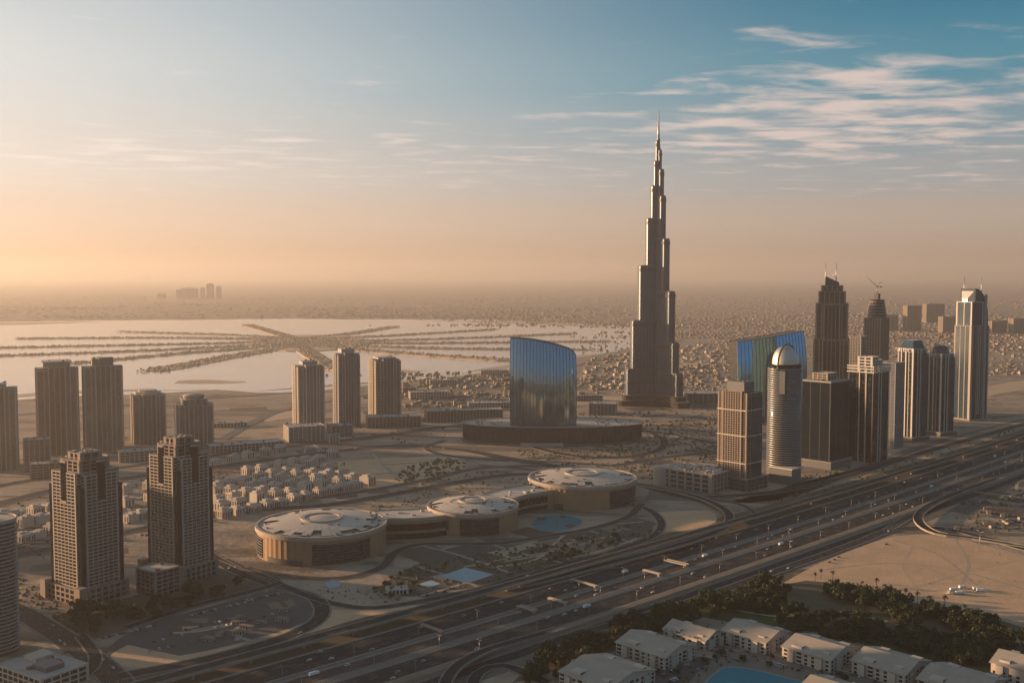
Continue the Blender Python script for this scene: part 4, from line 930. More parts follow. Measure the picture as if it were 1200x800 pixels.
b = MB(); b.box(-a - 4, a + 4, -c - 5, c + 4, -.5, 3.4); obj('plinth', b, M['concrete'], t)

# tower under construction with a crane
px, py = 1025, 482; Y = G(px, py).y; s = mpp(Y); Z = lambda y: zat(px, y, Y); r = 15 * s * .9
t = tower('unfinished tower with a tapering head, seen behind the pergola-crowned tower', px, py, r, HW)
block(t, -r * .78, r * .78, -r * .78, r * .78, -.5, Z(373), M['tan'], M['brownglass'], 6, 6, 4, 1.6, 1.2, .6)
b = MB(); b.lathe([(r * .86, Z(373)), (r * .8, Z(366)), (r * .62, Z(352)), (r * .58, Z(351)), (.02, Z(350.8))], 16, smooth=False); obj('tapering_head', b, M['brownglass'], t)
for k in range(6): b = MB(); zz = Z(372 - 3.6 * k); b.prism(ell(0, 0, r * (.9 - .05 * k), r * (.9 - .05 * k), 16), zz, zz + 1.4); obj('floor_slab', b, M['concrete'], t)
simple(t, 'lift_core', -6, 6, -6, 6, Z(352), Z(344), M['concrete_d'])
p = spot(px, py, r)
cr = thing('tower_crane', 'luffing tower crane on top of the unfinished tower', 'crane', (p.x, p.y, Z(344) - .2), 0)
b = MB(); zt = Z(336) - Z(344)
for (x, y) in ((-1.2, -1.2), (1.2, -1.2), (1.2, 1.2), (-1.2, 1.2)): b.tube((x, y, 0), (x, y, zt), .35)
for k in range(5): z0, z1 = zt * k / 5, zt * (k + 1) / 5; b.tube((-1.2, -1.2, z0), (1.2, -1.2, z1), .25); b.tube((1.2, 1.2, z0), (-1.2, 1.2, z1), .25)
obj('mast', b, M['metal'], cr); b = MB(); b.tube((0, 0, zt), (-36, 0, zt + 32), .9, .5); b.tube((0, 1.5, zt), (-36, 0, zt + 32), .4, .3); obj('jib', b, M['metal'], cr)
b = MB(); b.tube((0, 0, zt), (11, 0, zt + 14), .7); b.tube((11, 0, zt + 14), (8, 0, zt - 1), .4); b.box(5, 11, -1.5, 1.5, zt - 2, zt + 2); obj('counter_jib', b, M['metal'], cr); b = MB(); b.box(-2, 2, -1.8, 1.8, zt - .6, zt + 2.2); obj('cab', b, M['dgrey'], cr)
# smaller ones behind
for (lab, px, py, w, d_, yt, wl) in (('small grey tower squeezed between the ribbed tall tower and the unfinished one', 1004, 492, 30, 30, 394, 'grey'), ('pale tower just behind the pergola-crowned tower, mostly hidden', 1034, 500, 40, 34, 432, 'beige')):
    p = spot(px, py, 16); t = thing('tower', lab, 'tower', p, HW); hh = zat(px, yt, p.y); block(t, -w / 2, w / 2, -d_ / 2, d_ / 2, -.5, hh, M[wl], M['brownglass'], 4, 4); plant(t, -w * .4, w * .4, -d_ * .4, d_ * .4, hh, 5, px)
# slab blocks further out on the right
SL = [(1043, 388, 22, 369, 'far grey slab block, left end of the cluster behind the capped towers'), (1071, 388, 20, 358, 'tallest far grey slab block behind the capped towers'), (1096, 378, 26, 356, 'far pale slab block just right of the tallest far slab'), (1112, 390, 18, 371, 'far low slab block beside the tall tower with the curved crown'),
      (1171, 390, 22, 376, 'far slab block to the right of the tower with the curved crown'), (1196, 391, 22, 373, 'far slab block at the right edge'), (1240, 392, 26, 377, 'far slab block just outside the right edge')]
for (px, py, wp, yt, lab) in SL:
    p = G(px, py); w = wp * mpp(p.y); h = zat(px, yt, p.y); t = thing('slab_block', lab, 'building', p, R(18), 'far slab blocks')
    block(t, -w / 2, w / 2, 0, 40, -.5, h, M['tan'], M['brownglass'], 8, 3, 5, 3, 2, .6)
# hazy skyline on the horizon at the left
for k, (px, w, yt) in enumerate(((209, 5, 339), (215, 6, 337.5), (221, 5, 337), (227, 7, 337.5), (237, 4.5, 337), (245.5, 7, 332), (256, 5, 335), (188, 8, 344))):
    p = G(px, 350); sw = w * mpp(p.y); h = zat(px, yt, p.y)
    t = thing('distant_tower', 'faint tower in the cluster on the hazy left horizon', 'tower', p, 0, 'towers on the hazy horizon')
    b = MB(); b.box(-sw / 2, sw / 2, 0, sw, -1, h * .93); obj('shaft', b, M['tan'], t); b = MB(); b.box(-sw * .35, sw * .35, sw * .1, sw * .9, h * .93 + .1, h); obj('crown', b, M['tan'], t)

# ------------------------------------------------------------------ the drum-shaped mall
ml = thing('shopping_mall', 'ochre mall of three drums with pale dished roofs joined by a curved body', 'mall', (0, 0, 0))
def drum(cx, cy, rx, ry, h, nm, spans):
    b = MB(); b.prism([(cx + rx * (1 + .006 * (k % 2)) * math.cos(2 * math.pi * k / 120), cy + ry * (1 + .006 * (k % 2)) * math.sin(2 * math.pi * k / 120)) for k in range(120)], -.5, h, 0, mtop=1); d_ = obj('drum_wall', b, [M['ochre'], M['roofgrey']], ml)
    b = MB(); b.lathe([(1.0, h - 4), (1.03, h - 3.6), (1.03, h + 1.6), (.985, h + 1.6), (.985, h + .05)], 96, 0, (cx, cy), rx, ry, False); obj('cornice', b, M['beige'], d_)
    for (a0, a1, za, zb) in spans:                                  # glazed bays let into the wall, with slats
        n = 14; q = [R(a0 + (a1 - a0) * i / n) for i in range(n + 1)]
        L = [(cx + rx * 1.011 * math.cos(u), cy + ry * 1.011 * math.sin(u)) for u in q]; Q = [(cx + rx * .97 * math.cos(u), cy + ry * .97 * math.sin(u)) for u in q]
        b = MB(); b.ribbon(L, Q, za, zb); w = obj('glazed_bay', b, M['glass'], ml)
        b = MB()
        for k in range(7):
            z = za + (zb - za) * (k + .5) / 7; b.ribbon([(cx + rx * 1.018 * math.cos(u), cy + ry * 1.018 * math.sin(u)) for u in q], L, z, z + .7)
        obj('slats', b, M['dgrey'], w)
    # dished roof of wedge-shaped panels with ragged gaps near the rim, ring in the middle
    r_ = random.Random(int(cx)); b = MB(); n = 36; rise = 6.5
    for k in range(n):
        a0, a1 = 2 * math.pi * k / n, 2 * math.pi * (k + .97) / n; ro = r_.choice((.93, .93, .90, .80, .93)) if k % 9 else .7
        pr = [(.30, h + rise), (.5, h + rise * .85), (.7, h + rise * .6), (ro, h + rise * (1 - ro) * 2 + .6)]; k0 = len(b.v)
        for (f, z) in pr: b.v += [(cx + rx * f * math.cos(a0), cy + ry * f * math.sin(a0), z), (cx + rx * f * math.cos(a1), cy + ry * f * math.sin(a1), z)]
        for i in range(3): q = k0 + 2 * i; b.face((q, q + 2, q + 3, q + 1), 0)
        q = k0 + 6; b.v += [(b.v[q][0], b.v[q][1], h), (b.v[q + 1][0], b.v[q + 1][1], h)]; b.face((q, q + 2, q + 3, q + 1), 1)
    rf = obj('roof', b, [M['rooflight'], M['roofdark']], ml)
    b = MB(); b.lathe([(.33, h), (.33, h + rise + 2), (.27, h + rise + 2), (.27, h + rise + .5)], 48, 0, (cx, cy), rx, ry, False); obj('roof_ring', b, M['beige'], rf)
    b = MB(); b.lathe([(.268, h + rise + .4), (.15, h + rise + 1.6), (.01, h + rise + 2)], 48, 0, (cx, cy), rx, ry); obj('roof_dome', b, M['roofgrey'], rf)
    for _ in range(30):
        b = MB(); u = r_.uniform(0, 6.28); f = r_.choice((r_.uniform(.86, .95), r_.uniform(.4, .9))); b.obox((cx + rx * f * math.cos(u), cy + ry * f * math.sin(u)), u, r_.uniform(1.5, 5), r_.uniform(2, 6), h, h + (1 - f) * rise * 1.3 + r_.uniform(1, 2.6)); obj('roof_unit', b, M['roofdark'], rf)
    return d_
drum(-250, 1373, 83, 83, 35, 'drum', ((272, 326, 2, 27), (184, 218, 2, 27), (227, 263, .2, 7)))
drum(113, 1683, 85, 84, 36, 'drum', ((296, 342, 2, 28), (214, 246, .2, 9)))
drum(-56, 1500, 64, 66, 31, 'drum', ((256, 306, 2, 25), (212, 240, 9, 22)))
cl = spline([(-260, 1395), (-190, 1441), (-120, 1457), (-56, 1511), (0, 1596), (60, 1643), (120, 1690)], 8)
b = MB(); b.ribbon(offs(cl, -32), offs(cl, 26), -.5, 27.5, 0); bd = obj('curved_body', b, M['ochre'], ml)
b = MB(); b.ribbon(offs(cl, -31), offs(cl, 25), 27.52, 28.2, 0); obj('roof', b, M['rooflight'], ml)
for s_ in (-1, 1): b = MB(); o_ = 29 + 3 * -s_; L, Q = offs(cl, s_ * (o_ + .6)), offs(cl, s_ * (o_ - .9)); b.ribbon(*((L, Q) if s_ < 0 else (Q, L)), 25, 29.6); obj('cornice', b, M['beige'], ml)
n = len(cl)
for (f0, f1, za, zb) in ((.20, .42, 12, 21), (.20, .42, 1, 8), (.56, .80, 12, 22), (.56, .80, 1, 8)):
    q = cl[int(n * f0):int(n * f1)]; b = MB(); b.ribbon(offs(q, 25), offs(q, 26.4), za, zb); obj('glazed_band', b, M['glass'], ml)
for i in range(8, n - 8, 2):
    b = MB(); p = cl[i]; t_ = cl[i + 1] - cl[i - 1]; u = math.atan2(t_.y, t_.x); o_ = rnd.uniform(-15, 15); b.obox((p.x - math.sin(u) * o_, p.y + math.cos(u) * o_), u, rnd.uniform(2, 9), rnd.uniform(2, 8), 28.1, 28.2 + rnd.uniform(1, 4)); obj('roof_unit', b, M['roofgrey'], ml)
# ------------------------------------------------------------------ helpers for scattering
def inpoly(x, y, P):
    c = False; j = len(P) - 1
    for i in range(len(P)):
        if (P[i][1] > y) != (P[j][1] > y) and x < (P[j][0] - P[i][0]) * (y - P[i][1]) / (P[j][1] - P[i][1]) + P[i][0]: c = not c
        j = i
    return c
ROADPTS = [(p, r[2] / 2 + 3) for r, ln in zip(roads, RL) for p in ln[::2]]
RGRID = {}
for p, w in ROADPTS: RGRID.setdefault((int(p.x // 40), int(p.y // 40)), []).append((p.x, p.y, w))
def on_road(x, y):
    i, j = int(x // 40), int(y // 40)
    for a in (-1, 0, 1):
        for b_ in (-1, 0, 1):
            for (X, Y, w) in RGRID.get((i + a, j + b_), ()):
                if (X - x) ** 2 + (Y - y) ** 2 < (w + 3) ** 2: return True
    d_ = (float(np.polyval(cf, x)) - y) * .72
    return -22 < d_ < 158
WET = [[G(*q) for q in px] for px in (((812, 812), (832, 782), (860, 776), (890, 778), (935, 790), (955, 812)), ((618, 612), (640, 600), (668, 600), (690, 610), (672, 622), (630, 624)), ((510, 675), (545, 662), (585, 673), (548, 686)), ((488, 684), (505, 678), (520, 684), (502, 691)))]
def scatter(px, n, road_ok=False):
    P = [G(*q) for q in px]; x0, x1 = min(p.x for p in P), max(p.x for p in P); y0, y1 = min(p.y for p in P), max(p.y for p in P); out = []; k = 0
    while len(out) < n and k < n * 60:
        k += 1; x, y = rnd.uniform(x0, x1), rnd.uniform(y0, y1)
        if inpoly(x, y, P) and not any(inpoly(x, y, w) for w in WET) and (road_ok or not on_road(x, y)): out.append(Vector((x, y, 0)))
    return out

# ------------------------------------------------------------------ walk-up apartment blocks at the bottom right
VIL = []
def villa(label, px, py, w, d_, h=11.5, rz=R(44)):
    p = G(px, py); t = thing('apartment_block', label, 'apartment block', (p.x, p.y, 0), rz, 'pale walk-up apartment blocks')
    rise = 6.5; mx = w * .5
    b = MB(); k = len(b.v)
    for y in (0, d_): b.v += [(0, y, -.3), (w, y, -.3), (w, y, h), (mx, y, h + rise), (0, y, h)]
    b.face((0, 1, 2, 3, 4)); b.face((9, 8, 7, 6, 5)); b.face((1, 6, 7, 2)); b.face((5, 0, 4, 9)); b.face((0, 5, 6, 1)); wl = obj('wall', b, M['cream'], t)
    for sgn in (-1, 1):                                                # two shallow roof slopes with eaves
        b = MB(); e = 1.3; x0, x1 = (-e, mx) if sgn < 0 else (mx, w + e); dz_ = -rise * e / mx
        za, zb = (h + dz_, h + rise) if sgn < 0 else (h + rise, h + dz_)
        for o in (.06, .62): b.v += [(x0, -e, za + o), (x1, -e, zb + o), (x1, d_ + e, zb + o), (x0, d_ + e, za + o)]
        b.face((4, 5, 6, 7)); b.face((3, 2, 1, 0)); b.face((0, 1, 5, 4)); b.face((1, 2, 6, 5)); b.face((2, 3, 7, 6)); b.face((3, 0, 4, 7)); obj('roof', b, M['villaroof'], t)
    # roof terraces and stair heads breaking the slopes
    for (fx, fy, ww, dd) in ((.06, .62, .2, .22), (.72, .08, .18, .2), (.70, .7, .2, .18), (.12, .1, .14, .14)):
        b = MB(); b.box(w * fx, w * (fx + ww), d_ * fy, d_ * (fy + dd), h - 1, h + 3.4); r_ = obj('stair_head', b, M['cream'], t)
        b = MB(); b.box(w * fx + .6, w * (fx + ww) - .6, d_ * fy - .12, d_ * fy + .2, h + .8, h + 3.0); obj('opening', b, M['glass'], r_)
    for f in range(3):
        z = .8 + f * 3.6
        n = int(w / 6.5)
        for i in range(n):
            x = (i + .5) * w / n; b = MB(); bal = (i % 3 == 1)
            b.box(x - (2.4 if bal else 1.5), x + (2.4 if bal else 1.5), -.14, .1, z, z + (2.8 if bal else 2.1)); wn = obj('window', b, M['glass'], t)
            if bal: b = MB(); b.box(x - 2.6, x + 2.6, -1.7, -.16, z - .25, z + .75); obj('balcony', b, M['cream'], wn)
        n = int(d_ / 6.5)
        for i in range(n):
            y = (i + .5) * d_ / n; b = MB(); bal = (i % 3 == 1); b.box(-.14, .1, y - (2.4 if bal else 1.5), y + (2.4 if bal else 1.5), z, z + (2.8 if bal else 2.1)); wn = obj('window', b, M['glass'], t)
            if bal: b = MB(); b.box(-1.7, -.16, y - 2.6, y + 2.6, z - .25, z + .75); obj('balcony', b, M['cream'], wn)
    # a deep shaded loggia slot and projecting bays on the two visible sides
    for x in (w * .25, w * .78): b = MB(); b.box(x - 3.2, x + 3.2, -2.4, -.02, -.2, h - .8); obj('bay', b, M['cream'], t)
    for y in (d_ * .22, d_ * .8): b = MB(); b.box(-2.4, -.02, y - 3.2, y + 3.2, -.2, h - .8); obj('bay', b, M['cream'], t)
    VIL.append((t, w, d_)); return t
villa('large apartment block with a broad sloped roof, leftmost at the bottom edge', 712, 823, 64, 56)
villa('apartment block behind the leftmost one, its west roof slope sunlit', 779, 785, 46, 58)
villa('apartment block furthest back among the bottom row, against the trees', 826, 762, 32, 50, 9)
villa('apartment block above the teal pool, between the back one and the long row', 897, 767, 45, 50)
villa('apartment block right of the teal pool with an arched entrance bay', 973, 788, 50, 50)
villa('apartment block second from the right in the bottom row', 1060, 806, 50, 50)
villa('apartment block cut by the bottom edge at the right end of the row', 1150, 832, 55, 55)
villa('apartment block roof just showing at the bottom edge by the pool', 985, 836, 46, 40, 9)
villa('tall pale block cut off in the bottom right corner', 1216, 812, 40, 40, 17)

# ------------------------------------------------------------------ walk-up houses in rows behind the twin towers
def house_proto(seed):
    r = random.Random(seed); t = thing('town_house', 'x', 'house', (0, 0, 0)); w, d_, h = 20, 17, r.choice((12.5, 14.5, 16.0))
    b = MB(); b.box(-w / 2, w / 2, -d_ / 2, d_ / 2, -.4, h); b.box(-w * .32, -w * .06, -d_ / 2 - 2.2, -d_ / 2, -.4, h - 2); b.box(w * .1, w * .36, -d_ / 2 - 2.2, -d_ / 2, -.4, h - 3); obj('wall', b, M['cream'], t)
    b = MB(); b.box(-w / 2 + .5, w / 2 - .5, -d_ / 2 + .5, d_ / 2 - .5, h + .02, h + .25); obj('roof', b, M['roofgrey'], t)
    b = MB(); b.box(-w * .3, w * .05, -d_ * .1, d_ * .38, h + .1, h + 3.6); obj('stair_head', b, M['cream'], t)
    b = MB(); b.box(w * .12, w * .4, d_ * .05, d_ * .3, h + .1, h + 1.8); obj('roof_unit', b, M['white'], t)
    for x in (-.44, -.19, .03, .23, .44):
        b = MB(); y = -d_ / 2 - (2.2 if x in (-.19, .23) else 0); b.box(w * x - .9, w * x + .9, y - .12, y + .1, 1.5, h - 3.4); obj('window', b, M['brownglass'], t)
    for y in (-.3, .05, .35):
        for s_ in (-1, 1): b = MB(); b.box(s_ * w / 2 - .12, s_ * w / 2 + .12, d_ * y - .9, d_ * y + .9, 1.5, h - 2); obj('window', b, M['brownglass'], t)
    return t
HP = [house_proto(k) for k in range(3)]
ROWS = [(262, 606, 430, 569, 12, 'front row of pale flat-roofed houses behind the mall'), (256, 588, 398, 557, 10, 'second row of pale houses behind the mall'), (252, 573, 366, 547, 8, 'third row of pale houses behind the mall'), (290, 556, 392, 536, 7, 'back row of pale houses near the pale sand patch'),
        (260, 597, 412, 563, 9, 'row just behind the front row of pale houses'), (254, 581, 382, 552, 8, 'row between the second and third pale rows'),
        (150, 612, 182, 604, 3, 'pale houses glimpsed between the twin towers'), (150, 592, 178, 586, 2, 'pale houses further back between the twin towers'), (146, 578, 176, 572, 2, 'back pale houses glimpsed between the twin towers'), (-10, 644, 62, 625, 5, 'front row of pale houses at the left edge'), (-8, 626, 60, 609, 5, 'second row of pale houses at the left edge'), (2, 609, 58, 598, 4, 'back row of pale houses at the left edge'), (252, 545, 330, 530, 5, 'pale houses beside the road at the back of the estate')]
used = set()
for (x0, y0, x1, y1, n, lab) in ROWS:
    A, B = G(x0, y0), G(x1, y1); an = math.atan2(B.y - A.y, B.x - A.x)
    for k in range(n):
        p = A + (B - A) * ((k + rnd.uniform(-.12, .12)) / max(1, n - 1)); i = rnd.randrange(3); L = 'pale town house in the ' + lab.replace(' of pale flat-roofed houses', '').replace(' of pale houses', '') if lab.split()[1] == 'row' else 'pale town house among the ' + lab
        q = (p.x, p.y + rnd.uniform(-4, 4), 0); rz = an + R(rnd.choice((0, 0, 90, 180)) + rnd.uniform(-4, 4)); sc = (rnd.uniform(.85, 1.1), rnd.uniform(.85, 1.15), rnd.uniform(.75, 1.1))
        if i not in used: o = HP[i]; used.add(i); o.location = q; o.rotation_euler = (0, 0, rz); o.scale = sc; o['label'] = L; o['group'] = lab
        else: o = dup(HP[i], q, rz, sc, L, lab)

# ------------------------------------------------------------------ the far districts: nearest 300 houses each on its own, the rest as one mass
def far_house_mesh(k):
    r = random.Random(k + 40); b = MB(); w, d_, h = 18 + 5 * k, 16 + 2 * k, 8 + 2 * (k % 3)
    b.box(-w / 2, w / 2, -d_ / 2, d_ / 2, -.5, h); b.box(-w * .3, w * .1, -d_ * .2, d_ * .3, h - .1, h + 3); b.box(w * .2, w * .42, -d_ * .4, 0, h - .1, h + 1.6)
    for i in range(3):
        x = -w * .36 + w * .36 * i; b.box(x - 1.5, x + 1.5, -d_ / 2 - .14, -d_ / 2 + .1, 1.2, h - 1.5, 1)
    b.box(-w / 2 - .14, -w / 2 + .1, -d_ * .2, d_ * .2, 1.2, h - 1.5, 1); return b.mesh('house', [M['cream' if k == 1 else 'far_a'], M['brownglass']])
FM = [far_house_mesh(k) for k in range(4)]
far_regions = [(((676, 462), (738, 455), (738, 412), (690, 422)), 80, 'pale low house in the district left of the tallest tower'), (((795, 455), (862, 445), (862, 398), (795, 408)), 120, 'pale low house in the district right of the tallest tower'),
               (((1000, 432), (1118, 436), (1118, 394), (1000, 396)), 70, 'pale low house beyond the capped towers'), (((1160, 440), (1230, 445), (1230, 394), (1160, 394)), 50, 'pale low house beyond the tower with the curved crown'), (((470, 475), (595, 462), (595, 434), (500, 448)), 34, 'pale low house on the lagoon shore')]
for px, n, lab in far_regions:
    for q in scatter(px, n):
        o = bpy.data.objects.new('house', FM[rnd.randrange(4)]); C.objects.link(o); tag(o, lab, 'house', lab.replace('house', 'houses', 1)); o.location = q; o.rotation_euler = (0, 0, R(rnd.choice((15, 105, 30)))); f = rnd.uniform(.55, .95); o.scale = (f, f, rnd.uniform(.4, .75))
fb = MB(); nr = np.random.RandomState(4)
def mass(x0, x1, y0, y1, n, s0, s1, h0, h1):
    cl_ = [(nr.uniform(x0, x1), nr.uniform(y0, y1)) for _ in range(max(6, n // 70))]
    for _ in range(n):
        if nr.rand() < .65: c = cl_[nr.randint(len(cl_))]; px = c[0] + nr.normal() * 42; py = c[1] + nr.normal() * (y1 - y0) * .05
        else: px, py = nr.uniform(x0, x1), nr.uniform(y0, y1)
        if not (y0 <= py <= y1): continue
        p = G(px, py); s = nr.uniform(s0, s1); an = R(15 + 90 * nr.randint(2)); h = nr.uniform(h0, h1) * (2.4 if nr.rand() < .03 else 1)
        fb.obox((p.x, p.y), an, s, s * nr.uniform(.5, .9), -.5, h, nr.randint(4))
mass(-150, 1350, 346, 373, 4800, 14, 40, 3, 7); mass(560, 1350, 372, 384, 1900, 10, 24, 4, 8); mass(742, 1350, 384, 397, 2400, 9, 18, 4, 7); mass(1010, 1330, 396, 440, 1200, 8, 15, 3, 5); mass(680, 870, 400, 462, 1000, 8, 14, 2.5, 4.5); mass(470, 610, 436, 478, 350, 8, 18, 4, 8)
tag(obj('distant_houses', fb, [M['far_a'], M['far_b'], M['far_c'], M['far_b']]), 'thousands of pale houses fading into the haze beyond the lagoon and towers', 'houses', kind='stuff')

# ------------------------------------------------------------------ trees: trunk, limbs and a crown of many leaf sprays
def tree_proto(seed, h, r, palm=False):
    rr = random.Random(seed); b = MB(); t = thing('palm_tree' if palm else 'tree', 'x', 'palm' if palm else 'tree')
    if palm:
        b.tube((0, 0, -.3), (.3, .1, h), .32, .22, 6); obj('trunk', b, M['bark'], t); b = MB()
        for k in range(22):
            a = rr.uniform(0, 6.28); e = rr.uniform(-.3, 1.1); L = r * rr.uniform(.8, 1.1); pr = Vector((.3, .1, h)); w = .55
            for i in range(4):
                ee = e - .55 * i; q = pr + Vector((math.cos(a) * math.cos(ee), math.sin(a) * math.cos(ee), math.sin(ee))) * L / 4; s = Vector((-math.sin(a), math.cos(a), 0)) * w * (1 - .2 * i)
                k0 = len(b.v); b.v += [tuple(v) for v in (pr - s, pr + s, q + s * .8, q - s * .8)]; b.face((k0, k0 + 1, k0 + 2, k0 + 3)); pr = q
        obj('crown', b, M['leaf'], t); return t
    b.tube((0, 0, -.3), (.2, .1, h * .45), .45, .3, 7)
    cents = [Vector((rr.uniform(-.75, .75) * r, rr.uniform(-.75, .75) * r, h * rr.uniform(.42, .92))) for _ in range(11)]
    for c in cents[:6]: b.tube((.2, .1, h * .4), c, .22, .07, 5)
    obj('trunk', b, M['bark'], t); b = MB()
    for c in cents:
        cr = r * rr.uniform(.3, .52)
        for _ in range(64):
            u = Vector((rr.gauss(0, 1), rr.gauss(0, 1), rr.gauss(0, .8))).normalized(); p = c + u * cr * rr.uniform(.55, 1.08); s = rr.uniform(.45, .95)
            a = (u + Vector((rr.gauss(0, .6), rr.gauss(0, .6), rr.gauss(0, .6)))).normalized(); e1 = a.orthogonal().normalized() * s; e2 = a.cross(e1).normalized() * s * .7
            k0 = len(b.v); b.v += [tuple(v) for v in (p - e1, p - e2 * .9, p + e1, p + e2 * .9)]; b.face((k0, k0 + 1, k0 + 2, k0 + 3))
    obj('crown', b, M['leaf'], t); return t
TP = [tree_proto(1, 9, 4.6), tree_proto(2, 7.5, 5.2), tree_proto(3, 11, 4.8), tree_proto(4, 6, 4.0), tree_proto(5, 8.5, 6.0)]; PP = [tree_proto(8, 10, 3.6, True), tree_proto(9, 12, 3.9, True)]
fresh = set(range(7))
def plant_tree(q, i, sc, lab, grp):
    pr = (TP + PP)[i]; rz = rnd.uniform(0, 6.28)
    if i in fresh:
        fresh.discard(i); pr.location = q; pr.rotation_euler = (0, 0, rz); pr.scale = (sc,) * 3; pr['label'] = lab; pr['group'] = grp
    else: dup(pr, q, rz, sc, lab, grp)
BELTS = [(((618, 806), (640, 768), (700, 745), (772, 714), (808, 712), (815, 728), (765, 742), (712, 768), (650, 800)), 100, 'dark tree in the belt between the service road and the leftmost apartment blocks'),
         (((812, 714), (850, 688), (905, 678), (935, 690), (925, 720), (880, 722), (830, 726)), 60, 'dark tree in the clump between the service road and the pale path'),
         (((945, 690), (1000, 690), (1080, 712), (1170, 732), (1170, 748), (1070, 735), (1000, 712)), 75, 'dark tree in the line along the south edge of the sand lot'),
         (((905, 725), (990, 722), (1060, 745), (1210, 752), (1215, 785), (1140, 786), (1060, 762), (980, 752), (910, 740)), 105, 'dark tree in the grove behind the apartment blocks on the right'),
         (((66, 735), (90, 715), (160, 712), (250, 688), (300, 684), (250, 704), (150, 736), (100, 748)), 40, 'dark tree on the verge in front of the twin towers')]
spots = [(q, lab) for px, n, lab in BELTS for q in scatter(px, n)]; spots.sort(key=lambda e: e[0].y)
for q, lab in spots[:240]: plant_tree(q, rnd.randrange(5), rnd.uniform(.95, 1.75), lab, lab.replace('tree', 'trees', 1))
tv, tf = [], []                                                      # the further part of the groves as one mass
for q, lab in spots[240:]:
    me = [c for c in TP[rnd.randrange(5)].children if c.name.startswith('crown')][0].data; sc = rnd.uniform(.95, 1.75); a = rnd.uniform(0, 6.28); o = len(tv); ca, sa = math.cos(a) * sc, math.sin(a) * sc
    tv += [(q.x + v.co.x * ca - v.co.y * sa, q.y + v.co.x * sa + v.co.y * ca, v.co.z * sc) for v in me.vertices]; tf += [tuple(o + k for k in p.vertices) for p in me.polygons]
gm = MB(); gm.v = tv
for f in tf: gm.face(f)
tag(obj('grove', gm, M['leaf']), 'further trees of the groves along the sand lot and service road', 'grove', kind='stuff')
for (x, y) in ((962, 678), (976, 682), (1010, 692), (1027, 694), (1040, 700), (1061, 706), (1075, 710), (1090, 713), (1107, 716), (955, 683), (1130, 722), (1150, 728)): plant_tree(G(x, y), 5 + (x % 2), rnd.uniform(1.0, 1.4), 'palm with a tufted head along the edge of the sand lot', 'palms along the sand lot')
GARD = [(((436, 692), (470, 668), (500, 690), (455, 702)), 10, 'dark shrub-like tree beside the mall forecourt'), (((590, 665), (640, 640), (730, 618), (755, 628), (700, 645), (620, 668)), 26, 'dark tree in the garden between the mall and the viaduct')]
for px, n, lab in GARD:
    for q in scatter(px, n): plant_tree(q, rnd.choice((1, 3)), rnd.uniform(.5, .9), lab, lab.replace('tree', 'trees', 1))
for (x, y) in ((772, 790), (792, 789), (826, 776), (838, 772), (905, 771), (902, 780), (984, 792), (990, 797), (1068, 799), (948, 797), (845, 768), (870, 774), (700, 770), (690, 762), (764, 768), (1098, 780)): plant_tree(G(x, y), rnd.choice((1, 3)), rnd.uniform(.55, .85), 'small garden tree between the apartment blocks', 'small garden trees between the apartment blocks')
for (x, y) in ((818, 800), (828, 790), (840, 782), (900, 783), (918, 789), (935, 795)): plant_tree(G(x, y), 5 + (x % 2), rnd.uniform(.6, .8), 'small palm beside the teal pool', 'small palms around the teal pool')
bb = MB()
def bush(q, s):
    n = 7; i0 = len(bb.v); a0 = rnd.uniform(0, 6)
    for (f, z) in ((1, 0), (.9, .5), (.45, .95)):
        for k in range(n):
            a = a0 + k * 6.283 / n; e = s * f * rnd.uniform(.65, 1.25); bb.v.append((q[0] + e * math.cos(a), q[1] + e * math.sin(a), s * z * rnd.uniform(.7, 1.1) + (0 if z else -.2)))
    for l in range(2):
        for k in range(n): j = (k + 1) % n; o = i0 + l * n; bb.face((o + k, o + j, o + n + j, o + n + k))
    bb.face([i0 + 2 * n + k for k in range(n)])
for px, n, s0, s1 in [(((255, 600), (430, 562), (400, 540), (360, 540), (250, 575)), 240, 1, 2.6), (((462, 563), (480, 545), (520, 536), (548, 543), (525, 562), (490, 568)), 150, 2, 5.5), (((436, 694), (480, 664), (560, 648), (650, 634), (745, 612), (765, 626), (700, 648), (600, 676), (500, 700)), 620, .8, 3.2), (((360, 690), (420, 690), (480, 702), (440, 708), (380, 704)), 40, .8, 2), (((620, 545), (760, 540), (820, 560), (760, 562), (650, 552)), 160, 1.5, 4.5),
                      (((600, 528), (760, 526), (762, 536), (620, 540)), 200, 1.5, 4), (((1110, 622), (1125, 590), (1200, 570), (1240, 600), (1200, 626)), 150, 1, 4), (((0, 660), (60, 700), (120, 760), (80, 770), (0, 700)), 160, 1, 3), (((-60, 640), (0, 590), (300, 540), (300, 600), (60, 655)), 420, 1.2, 3.6), (((420, 585), (560, 552), (700, 552), (620, 575), (450, 600)), 170, 1.2, 3.5),
                      (((700, 500), (840, 495), (840, 545), (720, 530)), 260, 2, 5), (((560, 492), (760, 480), (850, 480), (830, 500), (600, 500)), 160, 2.5, 6), (((890, 590), (1000, 560), (1180, 500), (1190, 505), (1000, 575)), 130, 1.5, 3.5), (((300, 500), (470, 455), (600, 440), (600, 500), (480, 520)), 200, 2, 6), (((900, 590), (930, 560), (1000, 545), (960, 572)), 60, 2, 4), (((950, 655), (1040, 632), (1200, 650), (1200, 700), (1000, 690)), 30, .5, 1.4), (((640, 800), (720, 765), (850, 725), (1000, 745), (1200, 795)), 420, .8, 2.6)]:
    for q in scatter(px, n): bush(q, rnd.uniform(s0, s1) * .8)
tag(obj('scrub_bushes', bb, M['scrub']), 'low dark scrub scattered on verges, gardens and waste ground', 'scrub', kind='stuff')

